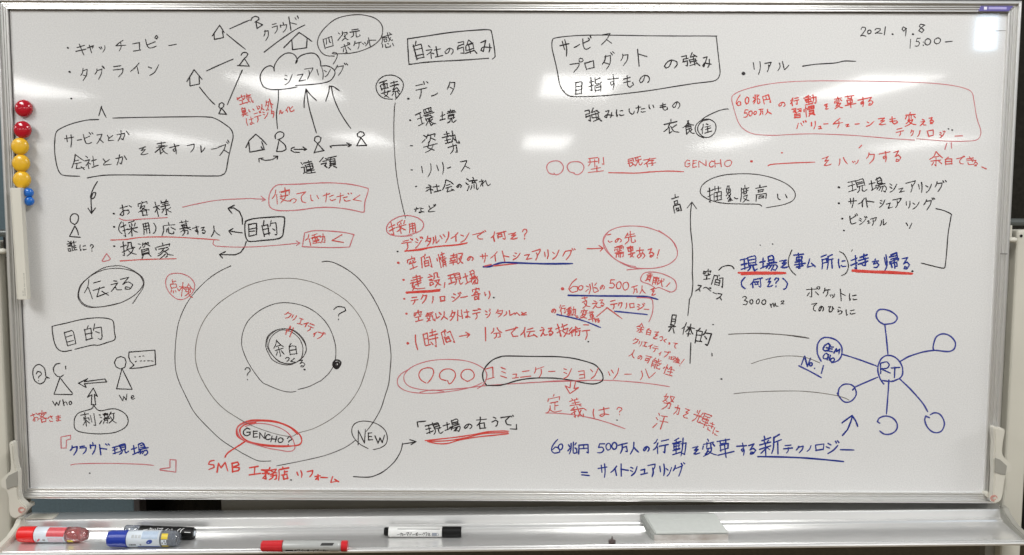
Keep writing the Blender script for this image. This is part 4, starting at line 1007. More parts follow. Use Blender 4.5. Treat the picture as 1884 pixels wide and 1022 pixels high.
LINES = [
('k', 3.24, 'bullet_dot', None, 0, '-7964 3752 -7954 3749'),
('k', 3.24, 'bullet_dot', None, 0, '-7951 3324 -7941 3321'),
('k', 3.24, 'bullet_dot', None, 0, '-7939 2845 -7929 2842'),
('k', 2.0, 'drawn_caret', None, 0, '-7443 2535 -7388 2705 -7378 2655 -7310 2505'),
('k', 2.0, 'drawn_house', None, 0, '-5336 3971 -5196 4162 -5116 4030;-5303 4020 -5298 3909 -5132 3943 -5149 4059'),
('k', 2.0, 'drawn_stick_figure', None, 0, '-4631 4245 -4608 4294 -4548 4323 -4489 4304 -4484 4265 -4560 4217;-4540 4226 -4519 4106 -4418 4172 -4540 4226'),
('k', 2.0, 'drawn_line', None, 0, '-5015 4099 -4649 4255'),
('k', 2.0, 'drawn_line', None, 0, '-5075 4007 -4739 3735'),
('k', 2.0, 'drawn_stick_figure', None, 0, '-4821 3632 -4790 3677 -4731 3681 -4696 3652 -4723 3603 -4763 3573;-4763 3573 -4855 3450;-4763 3573 -4680 3442;-4891 3446 -4672 3435'),
('k', 2.0, 'drawn_line', None, 0, '-4968 3559 -5455 3346'),
('k', 2.0, 'drawn_line', None, 0, '-4805 3364 -5091 2742'),
('k', 2.0, 'drawn_house', None, 0, '-5817 3158 -5680 3369 -5539 3196;-5764 3232 -5764 3078 -5591 3114 -5592 3258'),
('k', 2.0, 'drawn_line', None, 1, '-5588 3054 -5434 2861 -5318 2742'),
('k', 2.0, 'drawn_stick_figure', None, 0, '-5248 2707 -5235 2761 -5190 2781 -5151 2757 -5162 2708 -5203 2668 -5236 2688 -5248 2717;-5203 2678 -5251 2579 -5111 2570 -5202 2688'),
('k', 2.0, 'drawn_underline', None, 1, '-4401 3686 -4130 3887 -3849 4073 -3653 4171'),
('k', 2.1, 'drawn_house', None, 0, '-4043 3765 -3891 3917 -3760 4038 -3623 3947 -3531 3876;-3896 3908 -3885 3732 -3632 3766 -3617 3938'),
('k', 1.9, 'drawn_cloud', None, 1, '-4226 3350 -4235 3409 -4298 3444 -4388 3408 -4460 3320 -4482 3212 -4435 3084 -4326 3026 -4167 3016 -3947 3041 -3811 3067;-4226 3350 -4218 3448 -4146 3565 -4035 3654 -3935 3673 -3856 3644 -3814 3586 -3803 3527 -3829 3488 -3814 3547 -3737 3625 -3598 3669 -3488 3665 -3420 3607 -3385 3529 -3378 3441 -3263 3445 -3164 3402 -3121 3334 -3146 3255 -3217 3177 -3367 3133 -3606 3107 -3846 3092'),
('k', 1.7, 'drawn_circle', None, 1, '-3131 3619 -3280 3631 -3378 3705 -3430 3831 -3404 3968 -3293 4123 -3092 4279 -2854 4344 -2616 4353 -2399 4301 -2281 4204 -2248 4088 -2283 3942 -2403 3825 -2583 3736 -2802 3677 -3081 3659 -3170 3666 -3140 3686 -3081 3666 -3086 3588 -3153 3475'),
('k', 1.9, 'drawn_line', None, 1, '-4157 3000 -4160 2833 -4197 2576 -4185 2315'),
('k', 2.0, 'drawn_arrow', None, 0, '-3646 3012 -3604 2716 -3538 2460 -3476 2238;-3691 2696 -3689 2815 -3653 3031 -3571 2923 -3467 2825'),
('k', 2.0, 'drawn_arrow', None, 1, '-3190 3062 -3153 2885 -3056 2649 -2919 2423 -2844 2320;-3297 2812 -3241 2974 -3226 3082 -3150 3072 -3041 2998'),
('k', 2.1, 'drawn_house', None, 0, '-4770 1970 -4707 2099 -4584 2213 -4486 2130 -4388 2025;-4714 2060 -4701 1887 -4433 1937 -4477 2080;-4489 1985 -4465 1945'),
('k', 2.1, 'drawn_stick_figure', None, 1, '-4225 2131 -4228 2200 -4163 2256 -4083 2240 -4074 2181 -4135 2131 -4185 2117;-4155 2125 -4209 1902 -4109 1903 -4032 1943 -4057 2022 -4145 2101'),
('k', 2.0, 'drawn_arrow', None, 0, '-3883 1983 -3937 1959 -3944 1923 -3888 1889 -3784 1888;-3887 1943 -3657 1944;-3726 1984 -3657 1944 -3707 1920'),
('k', 2.1, 'drawn_stick_figure', None, 0, '-3455 2044 -3514 2103 -3503 2163 -3443 2183 -3393 2153 -3404 2094 -3455 2044;-3455 2044 -3523 1875;-3517 1885 -3342 1921 -3455 2044'),
('k', 2.0, 'drawn_arrow', None, 0, '-3160 2015 -3229 2001 -3205 1969;-3225 2005 -2837 2026;-2923 2062 -2837 2026 -2904 1990'),
('k', 2.1, 'drawn_stick_figure', None, 0, '-2661 2162 -2721 2176 -2731 2225 -2680 2265 -2620 2255 -2597 2206 -2661 2162;-2661 2156 -2743 2011 -2559 2016 -2661 2156'),
('k', 1.8, 'drawn_arrow', None, 0, '-4457 1782 -4537 1772 -4531 1706;-4493 1758 -4413 1738 -4293 1753 -4191 1813;-4267 1818 -4187 1819 -4202 1759'),
('k', 1.9, 'drawn_frame', None, 1, '-7446 2468 -7656 2457 -7919 2397 -8143 2307 -8237 2227 -8267 2068 -8275 1870 -8250 1650 -8205 1511 -8117 1451 -7831 1438'),
('k', 1.9, 'drawn_frame', None, 1, '-7695 1409 -7533 1437 -7291 1462 -6686 1464 -6083 1458 -5358 1451 -5217 1472 -5145 1542 -5099 1761 -5033 2020 -4999 2179 -5036 2298 -5154 2397 -5332 2499 -5491 2522 -5852 2523 -6653 2510 -7190 2496'),
('k', 2.1, 'drawn_arrow', None, 1, '-7512 1343 -7592 1213 -7647 1072 -7633 1022 -7578 1052 -7548 1133 -7595 1136 -7639 1032 -7639 871 -7639 754;-7700 851 -7643 760 -7564 861'),
('k', 2.1, 'drawn_stick_figure', None, 1, '-7960 549 -8029 599 -8036 680 -7993 741 -7922 745 -7884 691 -7908 600 -7960 549;-7961 519 -8064 332 -7862 317;-7951 519 -7914 438 -7897 361'),
('k', 3.24, 'bullet_dot', None, 0, '-7236 756 -7226 753'),
('k', 3.24, 'bullet_dot', None, 0, '-7238 513 -7228 510'),
('k', 3.24, 'bullet_dot', None, 0, '-7248 157 -7238 154'),
('r', 1.7, 'drawn_underline', None, 1, '-7132 667 -7036 635 -6915 640 -6672 661 -6246 687'),
('r', 2.0, 'drawn_underline', None, 1, '-7302 269 -7028 280 -6723 321 -6216 329 -5711 305 -5296 276'),
('r', 2.0, 'drawn_underline', None, 1, '-7143 -118 -6838 -97 -6533 -83 -6106 -72'),
('r', 1.8, 'drawn_triangle', None, 0, '-7392 19 -7324 -76 -7346 -103 -7458 -132 -7478 -118 -7392 19'),
('r', 1.5, 'drawn_arrow', None, 0, '-5962 879 -5694 940 -5288 1012 -4715 1043;-4715 1043 -4441 1032 -4431 1015;-4510 1085 -4431 1024 -4502 991'),
('r', 1.6, 'drawn_arrow', None, 0, '-5397 276 -5420 205 -5370 165 -5107 150 -4734 151 -4296 179 -3809 228;-3879 268 -3809 228 -3875 181'),
('k', 2.3, 'drawn_arrow', None, 0, '-4864 567 -4867 692 -4915 803 -5014 869 -5115 868;-5009 917 -5122 862 -5053 768'),
('k', 2.3, 'drawn_arrow', None, 0, '-4873 409 -5115 445;-5039 490 -5119 445 -5070 378'),
('k', 2.2, 'drawn_arrow', None, 0, '-4802 248 -4839 147 -4912 45 -5014 4 -5302 7;-5195 60 -5302 11 -5243 -62'),
('k', 2.4, 'drawn_frame', None, 1, '-4814 622 -4655 673 -4311 704 -4129 709 -4085 675 -4103 493 -4136 352 -4238 301 -4481 273 -4725 252 -4789 288 -4819 389 -4820 551 -4806 612'),
('r', 1.9, 'drawn_frame', None, 1, '-4098 1301 -4219 1287 -4301 1217 -4354 1116 -4370 996 -4352 895 -4268 839 -4107 820 -3804 837 -3501 878 -3198 884 -2896 850 -2654 801 -2614 831 -2602 982 -2539 1203 -2589 1247 -2850 1306 -3192 1333 -3494 1328 -3796 1309 -4098 1301'),
('r', 1.9, 'drawn_frame', None, 0, '-3720 414 -3548 455 -3305 452 -3002 427 -2810 387 -2852 276 -2894 158 -3107 147 -3410 148 -3769 161 -3742 293 -3720 414'),
('k', 1.5, 'drawn_circle', 'doubled oval around a short word', 1, '-6938 -910 -6836 -766 -6739 -622 -6715 -500 -6763 -398 -6902 -297 -7082 -220 -7244 -208 -7428 -238 -7594 -320 -7761 -443 -7888 -566 -7944 -709 -7939 -832 -7861 -934 -7740 -985 -7536 -974 -7331 -942 -7125 -880 -6917 -766 -6770 -623 -6730 -520 -6783 -398 -6922 -307 -7104 -261 -7287 -257 -7471 -289 -7636 -361 -7782 -463 -7888 -586 -7935 -730 -7918 -832 -7840 -924 -7699 -974 -7495 -969 -7187 -901'),
('k', 1.9, 'drawn_frame', None, 1, '-8108 -1790 -8263 -1815 -8364 -1770 -8420 -1657 -8445 -1512 -8454 -1368 -8428 -1337 -8201 -1285 -7892 -1211 -7605 -1179 -7401 -1195 -7311 -1250 -7297 -1425 -7292 -1580 -7437 -1642 -7603 -1695 -7726 -1695 -8046 -1773'),
('r', 1.7, 'drawn_circle', None, 1, '-6301 -610 -6314 -498 -6264 -386 -6151 -343 -6009 -350 -5869 -411 -5786 -516 -5783 -619 -5836 -721 -5940 -803 -6043 -834 -6144 -804 -6243 -712 -6305 -600'),
('k', 1.9, 'drawn_speech_bubble', None, 1, '-8613 -2253 -8635 -2129 -8734 -2063 -8830 -2130 -8851 -2254 -8819 -2369 -8729 -2431 -8645 -2389 -8607 -2316 -8546 -2322 -8606 -2289 -8613 -2243'),
('k', 1.9, 'drawn_stick_figure', None, 0, '-8337 -2040 -8416 -2055 -8465 -2138 -8454 -2221 -8395 -2288 -8333 -2300 -8274 -2258;-8233 -2092 -8231 -2148;-8344 -2304 -8470 -2628 -8131 -2632 -8125 -2605 -8247 -2449 -8334 -2325'),
('k', 1.9, 'drawn_arrow', None, 0, '-7831 -2327 -8003 -2417 -7858 -2500;-7831 -2327 -7891 -2385 -7503 -2332 -7474 -2388 -7892 -2423 -7858 -2500'),
('k', 1.9, 'drawn_stick_figure', None, 0, '-7125 -2112 -7209 -2143 -7289 -2102 -7317 -2019 -7273 -1936 -7190 -1905 -7119 -1935 -7097 -2008 -7125 -2112;-7177 -2133 -7293 -2518 -7000 -2527 -7177 -2133'),
('k', 1.9, 'drawn_speech_bubble', None, 0, '-7034 -2132 -6828 -2115 -6545 -2057 -6551 -1782 -7034 -1821 -7047 -1904 -7019 -1997 -6950 -2069 -7034 -2132'),
('k', 1.7, 'drawn_dots', None, 0, '-6934 -1914 -6918 -1912;-6848 -1907 -6827 -1903;-6786 -1897 -6759 -1895;-6927 -2007 -6904 -1995;-6830 -1990 -6803 -1986;-6769 -1990 -6742 -1986;-6695 -1985 -6660 -1985;-6633 -1985 -6588 -1993'),
('k', 1.9, 'drawn_arrow', None, 0, '-7760 -2635 -7844 -2681 -7729 -2505 -7658 -2666 -7715 -2624;-7760 -2635 -7777 -2819 -7695 -2827 -7715 -2624'),
('k', 1.8, 'drawn_speech_bubble', None, 1, '-7737 -2839 -7770 -2896 -7895 -2938 -8020 -2981 -8096 -3076 -8115 -3201 -8094 -3296 -7993 -3348 -7767 -3378 -7540 -3377 -7332 -3345 -7164 -3260 -7099 -3155 -7115 -3040 -7195 -2956 -7317 -2904 -7441 -2905 -7586 -2937 -7668 -2917 -7723 -2844'),
('r', 1.8, 'drawn_bracket', None, 0, '-8284 -3655 -8377 -3655 -8373 -3444 -8192 -3408 -8194 -3479 -8272 -3507 -8284 -3655'),
('r', 1.7, 'drawn_underline', None, 1, '-8209 -3983 -8071 -3960 -7544 -3947 -6912 -3960 -6639 -3983'),
('r', 1.9, 'drawn_bracket', None, 0, '-6330 -3869 -6217 -3876 -6227 -4110 -6526 -4071 -6520 -4050 -6335 -4022 -6330 -3869'),
('k', 2.16, 'marker_speck', None, 0, '-7861 -4137 -7851 -4140'),
('k', 1.4, 'drawn_circle', 'largest ring, left side', 1, '-5096 -201 -5322 -310 -5548 -471 -5775 -695 -5955 -943 -6087 -1242 -6144 -1517 -6178 -1842 -6174 -2143 -6119 -2369 -5990 -2671 -5837 -2974 -5570 -3277 -5326 -3505 -5055 -3682 -4833 -3809 -4659 -3885 -4484 -3889 -4428 -3884'),
('k', 1.6, 'drawn_circle', None, 1, '-3407 -118 -3280 -110 -3108 -166 -2865 -313 -2670 -497 -2500 -731 -2355 -1003 -2234 -1301 -2175 -1575 -2145 -1849 -2162 -2125 -2194 -2402 -2271 -2654 -2347 -2882 -2474 -3111 -2625 -3314'),
('k', 1.3, 'drawn_circle', None, 1, '-2827 -3481 -3028 -3622 -3330 -3751 -3607 -3829 -3958 -3907 -4323 -3980'),
('k', 1.2, 'drawn_circle', None, 1, '-2613 -2127 -2566 -1876 -2554 -1626 -2605 -1377 -2726 -1129 -2921 -881 -3189 -684 -3507 -525 -3850 -440 -4145 -429 -4440 -462 -4787 -567 -5136 -754 -5413 -966 -5616 -1215 -5748 -1515 -5799 -1840 -5776 -2091 -5695 -2317 -5528 -2618 -5311 -2870 -5041 -3059 -4819 -3185 -4547 -3298 -4249 -3386 -4025 -3410 -3894 -3346 -3573 -3243 -3221 -3038 -2943 -2784 -2741 -2480 -2613 -2127'),
('k', 1.4, 'drawn_circle', None, 1, '-3472 -2357 -3309 -2206 -3207 -2029 -3172 -1804 -3201 -1579 -3297 -1330 -3466 -1119 -3710 -959 -4005 -886 -4277 -899 -4550 -1012 -4776 -1199 -4892 -1411 -4929 -1636 -4889 -1836 -4771 -2086 -4578 -2362 -4455 -2437 -4208 -2537 -4035 -2566 -3928 -2551;-3890 -2515 -3685 -2459 -3460 -2345'),
('k', 1.4, 'drawn_circle', 'scribbled inner ring around a word', 1, '-4371 -1947 -4419 -1859 -4478 -1709 -4449 -1534 -4336 -1422 -4162 -1371 -3965 -1395 -3818 -1507 -3734 -1656 -3737 -1806 -3825 -1944 -3976 -2020 -4174 -2009 -4321 -1909 -4417 -1759 -4414 -1609 -4337 -1484 -4187 -1396 -4015 -1420 -3868 -1532 -3796 -1681 -3794 -1831 -3850 -1957 -4025 -2033 -4223 -1996 -4345 -1884 -4441 -1734 -4450 -1584 -4387 -1484 -4236 -1384 -4039 -1383 -3892 -1457 -3770 -1606 -3723 -1756 -3775 -1881 -3926 -2007 -4075 -2053 -4248 -2021 -4371 -1947'),
('k', 3.24, 'bullet_dot', None, 0, '-3769 -2137 -3759 -2140'),
('r', 2.0, 'drawn_line', None, 0, '-4080 -1376 -4102 -1475;-4018 -1321 -4059 -1420;-3959 -1353 -4029 -1520;-4008 -1328 -4019 -1383'),
('k', 2.6, 'drawn_scribble_dot', None, 1, '-3181 -1954 -3227 -2004 -3220 -2080 -3159 -2117 -3096 -2054 -3095 -1979 -3157 -1954 -3207 -1992 -3208 -2067 -3158 -2092 -3120 -2042 -3132 -1991 -3170 -2004 -3170 -2059;-3227 -2055 -3183 -2117 -3121 -2092 -3083 -2004 -3132 -1959;-3192 -2009 -3142 -2004 -3128 -2044 -3173 -2089 -3202 -2044 -3182 -1994'),
('R', 2.6, 'drawn_circle', 'thick red ring around a word', 1, '-3990 -3591 -3877 -3565 -3838 -3476 -3899 -3349 -4071 -3222 -4294 -3135 -4543 -3103 -4793 -3111 -4969 -3176 -5058 -3278 -5049 -3405 -4950 -3481 -4752 -3556 -4453 -3601 -4203 -3610 -3990 -3591;-4694 -3149 -4894 -3188 -4996 -3277 -4974 -3404 -4851 -3506 -4602 -3568 -4303 -3592 -4028 -3599;-4843 -3137 -4543 -3118 -4245 -3160 -4047 -3248 -3912 -3374'),
('r', 1.8, 'drawn_circle', None, 1, '-4895 -3226 -4694 -3169 -4445 -3186 -4197 -3274 -4049 -3400 -3977 -3553 -3979 -3655 -4080 -3701 -4304 -3669 -4504 -3632 -4827 -3531 -4999 -3430 -5046 -3278 -4944 -3176 -4693 -3124'),
('k', 1.7, 'drawn_circle', None, 1, '-2591 -3640 -2753 -3547 -2876 -3395 -2887 -3242 -2798 -3140 -2623 -3114 -2424 -3164 -2276 -3278 -2227 -3417 -2253 -3545 -2354 -3622 -2497 -3660'),
('R', 2.8, 'drawn_line', None, 1, '-4888 -3501 -5028 -3596 -5206 -3711 -5270 -3776 -5291 -3822'),
('k', 2.7, 'bullet_dot', None, 0, '-4057 -4249 -4047 -4252'),
('k', 1.9, 'drawn_line', None, 1, '-2872 -4181 -2660 -4191 -2509 -4174 -2308 -4081 -2106 -3901 -1980 -3696 -1941 -3530'),
('k', 2.1, 'drawn_arrow', None, 0, '-1944 -3550 -1686 -3507;-1804 -3465 -1686 -3503 -1784 -3562'),
('k', 2.0, 'drawn_frame', None, 1, '-332 3591 -799 3556 -1296 3529 -1575 3503 -1754 3479 -1778 3498 -1792 3732 -1801 3931 -1493 3977 -997 4050 -541 4091 -323 4095 -280 4049 -240 3835 -217 3659 -223 3611 -267 3575'),
('k', 1.8, 'drawn_circle', None, 1, '-2081 2852 -2237 2869 -2345 2957 -2378 3085 -2323 3203 -2213 3272 -2074 3282 -1955 3233 -1885 3145 -1896 3027 -1957 2929 -2031 2846'),
('k', 3.24, 'bullet_dot', None, 0, '-1797 2864 -1787 2862'),
('k', 3.24, 'bullet_dot', None, 0, '-1765 2476 -1755 2473'),
('k', 1.5, 'drawn_line', None, 1, '-2032 2787 -2048 2672 -2061 2277 -2054 1979 -2017 1482 -1940 1041 -1856 690'),
('k', 2.2, 'bullet_dot', None, 0, '-1759 2015 -1723 2014;-1749 1577 -1725 1574;-1671 1272 -1647 1278'),
('r', 1.9, 'drawn_circle', None, 1, '-1736 370 -1958 361 -2120 381 -2200 445 -2199 546 -2118 647 -1956 724 -1794 739 -1633 699 -1532 609 -1543 508 -1634 437 -1837 376'),
('k', 2.9700000000000006, 'bullet_dot', None, 0, '-2012 80 -2002 77'),
('r', 4.050000000000001, 'bullet_dot', None, 0, '-2001 -129 -1991 -132'),
('r', 4.050000000000001, 'bullet_dot', None, 0, '-1908 -448 -1898 -451'),
('r', 4.050000000000001, 'bullet_dot', None, 0, '-1896 -800 -1886 -803'),
('r', 4.050000000000001, 'bullet_dot', None, 0, '-1857 -1076 -1847 -1079'),
('R', 2.4, 'drawn_underline', None, 1, '-725 243 -907 208 -1191 182 -1413 149 -1616 103 -1875 86;-1875 86 -1616 120 -1312 170 -907 203 -725 239'),
('b', 3.2, 'drawn_underline', None, 1, '-426 -200 -300 -192 -178 -144 -37 -117 227 -125 713 -139 1225 -133'),
('r', 2.6, 'drawn_underline', None, 1, '-401 -186 -280 -155;-239 -181 -57 -164 206 -137'),
('r', 2.4, 'drawn_comma', None, 0, '-1136 -494 -1148 -586'),
('R', 4.6, 'drawn_underline', None, 0, '-1844 -685 -1620 -670 -1234 -648'),
('R', 2.2, 'drawn_underline', None, 0, '-1478 -653 -1223 -617'),
('k', 2.9700000000000006, 'bullet_dot', None, 0, '-235 -770 -225 -773'),
('r', 4.86, 'bullet_dot', None, 0, '-1834 -1632 -1824 -1635'),
('r', 2.5, 'drawn_line', None, 0, '-1689 -1477 -1682 -1621 -1646 -1755'),
('r', 2.3, 'drawn_arrow', None, 0, '-869 -1500 -681 -1464;-751 -1421 -677 -1464 -726 -1518'),
('r', 2.5, 'drawn_line', None, 0, '-386 -1331 -379 -1584'),
('k', 2.7, 'bullet_dot', None, 0, '1526 -1587 1536 -1590'),
('r', 1.7, 'drawn_circle', 'large pale red oval', 1, '-532 -2486 -419 -2402 -362 -2278 -379 -2153 -522 -2040 -767 -1958 -1115 -1935 -1443 -1967 -1730 -2066 -1884 -2201 -1905 -2326 -1834 -2430 -1671 -2491 -1383 -2521 -1035 -2499 -706 -2470 -378 -2427 114 -2390 728 -2352 1514 -2325'),
('r', 1.7, 'drawn_circle', None, 1, '-1802 -2118 -1956 -2212 -2028 -2326 -1999 -2451 -1835 -2544 -1568 -2578 -1281 -2569 -911 -2519 -604 -2445 -440 -2371;-1609 -2560 -1383 -2515 -1158 -2541'),
('r', 2.0, 'drawn_circle', None, 1, '-1496 -2382 -1588 -2325 -1628 -2231 -1587 -2138 -1484 -2096 -1382 -2106 -1351 -2178 -1393 -2293 -1469 -2386'),
('r', 2.0, 'drawn_circle', None, 1, '-1120 -2333 -1219 -2302 -1239 -2219 -1177 -2136 -1054 -2115 -962 -2166 -948 -2259 -1014 -2374 -1065 -2397 -1092 -2333'),
('r', 2.0, 'drawn_circle', None, 1, '-717 -2352 -819 -2290 -839 -2207 -778 -2134 -675 -2123 -604 -2185 -604 -2279 -717 -2352'),
('k', 2.3, 'drawn_frame', 'rounded black frame around a red word', 1, '-362 -2423 -419 -2330 -434 -2195 -379 -2070 -256 -1945 -113 -1883 9 -1866 520 -1872 929 -1874 1236 -1902 1510 -1969 1666 -2030 1770 -2144 1812 -2247 1793 -2330 1671 -2383 1507 -2377 1240 -2322 932 -2282 625 -2277 420 -2291 216 -2327 11 -2390 -132 -2422 -362 -2423'),
('r', 1.7, 'drawn_underline', None, 1, '499 -2367 909 -2334 1359 -2322 1932 -2319 2445 -2352 2793 -2392 3060 -2433'),
('r', 2.0, 'drawn_arrow', None, 0, '1212 -2343 1197 -2462 1110 -2427 1198 -2572 1356 -2457 1275 -2474 1302 -2343'),
('k', 1.8, 'drawn_frame', None, 1, '1264 2908 1145 2920 1055 2978 964 3115 912 3370 861 3585 815 3780 822 3916 878 3955 1155 3991 1551 4008 2046 4006 2541 3999 3135 3997 3729 3997 3779 3974 3809 3770 3850 3477 3863 3341 3826 3243 3728 3193 3450 3159 3053 3099 2557 3019 2061 2958 1663 2921 1264 2908'),
('k', 1.8, 'drawn_circle', None, 1, '3593 2173 3482 2232 3434 2331 3467 2430 3566 2499 3685 2510 3786 2451 3813 2352 3771 2243 3673 2183 3572 2203 3490 2292 3488 2391 3566 2480 3665 2500;3555 2509 3664 2579 3861 2668 4000 2698 4030 2692'),
('k', 5.670000000000001, 'bullet_dot', None, 0, '4283 3335 4292 3332'),
('k', 2.0, 'drawn_line', None, 1, '5353 3468 5593 3502 5937 3526 6108 3561 6315 3556'),
('k', 3.24, 'bullet_dot', None, 0, '6953 4042 6963 4039'),
('k', 3.24, 'bullet_dot', None, 0, '7322 4043 7332 4041'),
('r', 1.4, 'drawn_frame', None, 1, '7434 2149 7040 2173 6639 2205 6239 2234 5639 2255 5240 2246 4842 2225 4501 2251 4319 2336 4216 2464 4131 2700 4086 2877 4124 2956 4281 3035 4617 3124 5013 3179 5509 3204 6005 3207 6800 3200 7563 3179 8053 3136 8314 3078 8436 3010 8484 2853 8548 2558 8628 2341 8629 2242 8577 2163 8438 2136 8040 2131 7469 2175'),
('k', 2.43, 'marker_speck', None, 0, '8039 2354 8049 2351'),
('k', 2.43, 'marker_speck', None, 0, '8106 2334 8116 2331'),
('r', 1.9, 'drawn_line', None, 0, '8022 2090 7995 1983;8106 2103 8116 2004'),
('r', 2.1, 'drawn_comma', None, 0, '8682 1668 8767 1632'),
('r', 2.0, 'drawn_comma', None, 0, '6474 2051 6432 2005'),
('r', 4.32, 'bullet_dot', None, 0, '4470 1755 4480 1752'),
('r', 2.9700000000000006, 'marker_speck', None, 0, '5022 1912 5032 1909'),
('r', 2.1, 'drawn_underline', None, 1, '4781 1677 4877 1703 5256 1728 5632 1743'),
('r', 1.9, 'drawn_circle', None, 1, '869 1503 778 1527 733 1626 767 1706 857 1746 967 1737 1038 1647 1009 1548 929 1497 869 1507;868 1527 879 1507'),
('r', 1.9, 'drawn_circle', None, 1, '1240 1529 1149 1558 1108 1648 1158 1718 1258 1738 1358 1718 1415 1639 1380 1549 1300 1499 1230 1518'),
('r', 2.1, 'drawn_underline', None, 1, '1868 1537 2083 1536 2384 1533 2684 1558 2985 1571 3242 1560'),
('k', 1.7, 'drawn_circle', None, 1, '4684 938 4616 972 4325 976 3983 989 3740 1044 3598 1124 3552 1204 3593 1324 3751 1435 3990 1505 4270 1526 4571 1517 4874 1453 5118 1350 5262 1230 5295 1130 5248 1040 5089 969 4769 908'),
('k', 2.0, 'drawn_line', None, 0, '4181 1090 4212 1070 4246 1076'),
('k', 1.8, 'drawn_arrow', None, 1, '3403 1007 3383 822 3389 520 3426 218 3438 -86 3438 -289 3451 -493 3435 -697 3396 -789 3388 -901 3372 -1096;3317 898 3403 1007 3492 883'),
('k', 1.89, 'marker_speck', None, 0, '4672 223 4682 220'),
('k', 1.89, 'marker_speck', None, 0, '4900 244 4910 241'),
('k', 3.78, 'bullet_dot', None, 0, '6084 1289 6094 1286'),
('k', 3.78, 'bullet_dot', None, 0, '6094 997 6105 994'),
('k', 3.78, 'bullet_dot', None, 0, '6165 716 6175 713'),
('k', 2.7, 'bullet_dot', None, 0, '6203 497 6213 494'),
('k', 1.9, 'ditto_mark', None, 0, '7346 640 7376 592;7447 633 7410 540'),
('k', 1.9, 'drawn_line', None, 1, '7881 904 8023 870 8163 804 8160 740 8123 438 8113 135 8099 -128 8081 -185 8010 -183 7827 -140 7647 -96'),
('k', 1.7, 'marker_speck', None, 0, '6378 144 6363 112'),
('k', 1.9, 'drawn_line', None, 1, '5264 136 5208 -27 5212 -148 5265 -250 5353 -335'),
('k', 1.9, 'drawn_line', None, 1, '6139 109 6225 59 6301 -83 6311 -205 6268 -296 6189 -337'),
('R', 3.4, 'drawn_underline', None, 0, '4291 -290 4518 -285 4720 -280 5155 -287;4346 -318 4721 -309 5166 -299'),
('k', 3.24, 'bullet_dot', None, 0, '7493 -248 7503 -251'),
('R', 4.6, 'drawn_underline', None, 0, '6392 -241 6720 -256 7125 -270 7500 -293'),
('R', 2.2, 'drawn_underline', None, 0, '6457 -269 6923 -287 7490 -309'),
('k', 2.2, 'drawn_line', None, 1, '3926 -245 3989 -184 4089 -157 4171 -173 4208 -223'),
('k', 1.6, 'drawn_line', None, 1, '4137 -1440 4345 -1427 4752 -1421 5159 -1444 5630 -1508'),
('k', 2.0, 'drawn_line', None, 0, '3438 -1604 3435 -1773 3430 -1990'),
('k', 2.43, 'marker_speck', None, 0, '3839 -1256 3849 -1259'),
('k', 1.8, 'marker_speck', None, 0, '3834 -1799 3839 -1845'),
('k', 2.7, 'marker_speck', None, 0, '4018 -2281 4028 -2284'),
('r', 2.0, 'drawn_arrow', None, 0, '1490 144 1783 155;1707 203 1783 155 1729 94'),
('r', 1.7, 'drawn_circle', None, 1, '2390 -187 2208 -143 1983 -33 1830 119 1781 260 1806 382 1916 483 2097 548 2338 565 2601 536 2865 436 3069 285 3149 124 3136 -18 2997 -140 2795 -202 2553 -219 2309 -194 2065 -83 1901 58 1808 220 1797 321 1876 452;2229 -245 2553 -223;2803 486 3028 326 3143 144'),
('r', 1.8, 'drawn_circle', None, 1, '2751 -573 2639 -508 2516 -467 2485 -407 2534 -315 2635 -284 2797 -293 2960 -344 3103 -424 3150 -536 3127 -618 3047 -653 2924 -609 2822 -572 2752 -599'),
('r', 5.4, 'bullet_dot', None, 0, '1036 -600 1046 -603'),
('b', 3.2, 'drawn_underline', None, 1, '1150 -724 1709 -732 2318 -733 2602 -743 2812 -793'),
('b', 2.8, 'drawn_underline', None, 0, '2013 -1017 2221 -1037 2618 -1076'),
('r', 1.8, 'drawn_line', None, 1, '2420 -760 2674 -777 2722 -895 2709 -1059 2651 -1213'),
('r', 2.0, 'drawn_line', None, 0, '1683 -1115 1874 -950 2151 -1154'),
('b', 2.6, 'drawn_underline', None, 1, '944 -1083 1205 -1137 1470 -1208 1756 -1324'),
('k', 2.16, 'marker_speck', None, 0, '2081 -3072 2091 -3075'),
('r', 1.9, 'drawn_underline', None, 1, '749 -2942 1016 -2951 1325 -2983 1654 -3048 1943 -3131 2243 -3240'),
('r', 2.0, 'marker_speck', None, 0, '1467 -2857 1505 -2886'),
('b', 3.0, 'drawn_equals_sign', None, 0, '1429 -4076 1538 -4080;1435 -4127 1574 -4139'),
('b', 3.2, 'drawn_underline', None, 1, '4741 -3760 5122 -3763 5535 -3777 5948 -3807 6357 -3847'),
('b', 2.8, 'drawn_circle', None, 1, '7030 -1249 6925 -1190 6862 -1087 6887 -989 6974 -959 7108 -988 7213 -1056 7254 -1124 7205 -1204 7103 -1234 7015 -1240'),
('b', 2.8, 'drawn_line', None, 1, '7030 -1255 7070 -1517 7112 -1830'),
('b', 2.8, 'drawn_circle', None, 1, '8001 -1728 7947 -1707 7949 -1602 7996 -1468 8111 -1414 8245 -1452 8348 -1571 8336 -1690 8244 -1744 8096 -1736 8001 -1722'),
('b', 2.8, 'drawn_line', None, 1, '7343 -1934 7511 -1837 7773 -1752 8022 -1721'),
('b', 2.8, 'drawn_circle', None, 1, '7053 -2364 6982 -2265 6930 -2085 6968 -1920 7068 -1830 7216 -1844 7338 -1949 7394 -2083 7379 -2218 7264 -2294 7161 -2315 7027 -2295'),
('b', 2.6, 'drawn_line', None, 1, '6255 -1804 6539 -1892 6928 -2031'),
('b', 2.8, 'drawn_circle', None, 1, '5867 -1934 5797 -1791 5797 -1612 5876 -1507 5994 -1492 6143 -1545 6242 -1669 6247 -1819 6186 -1924 6069 -1969'),
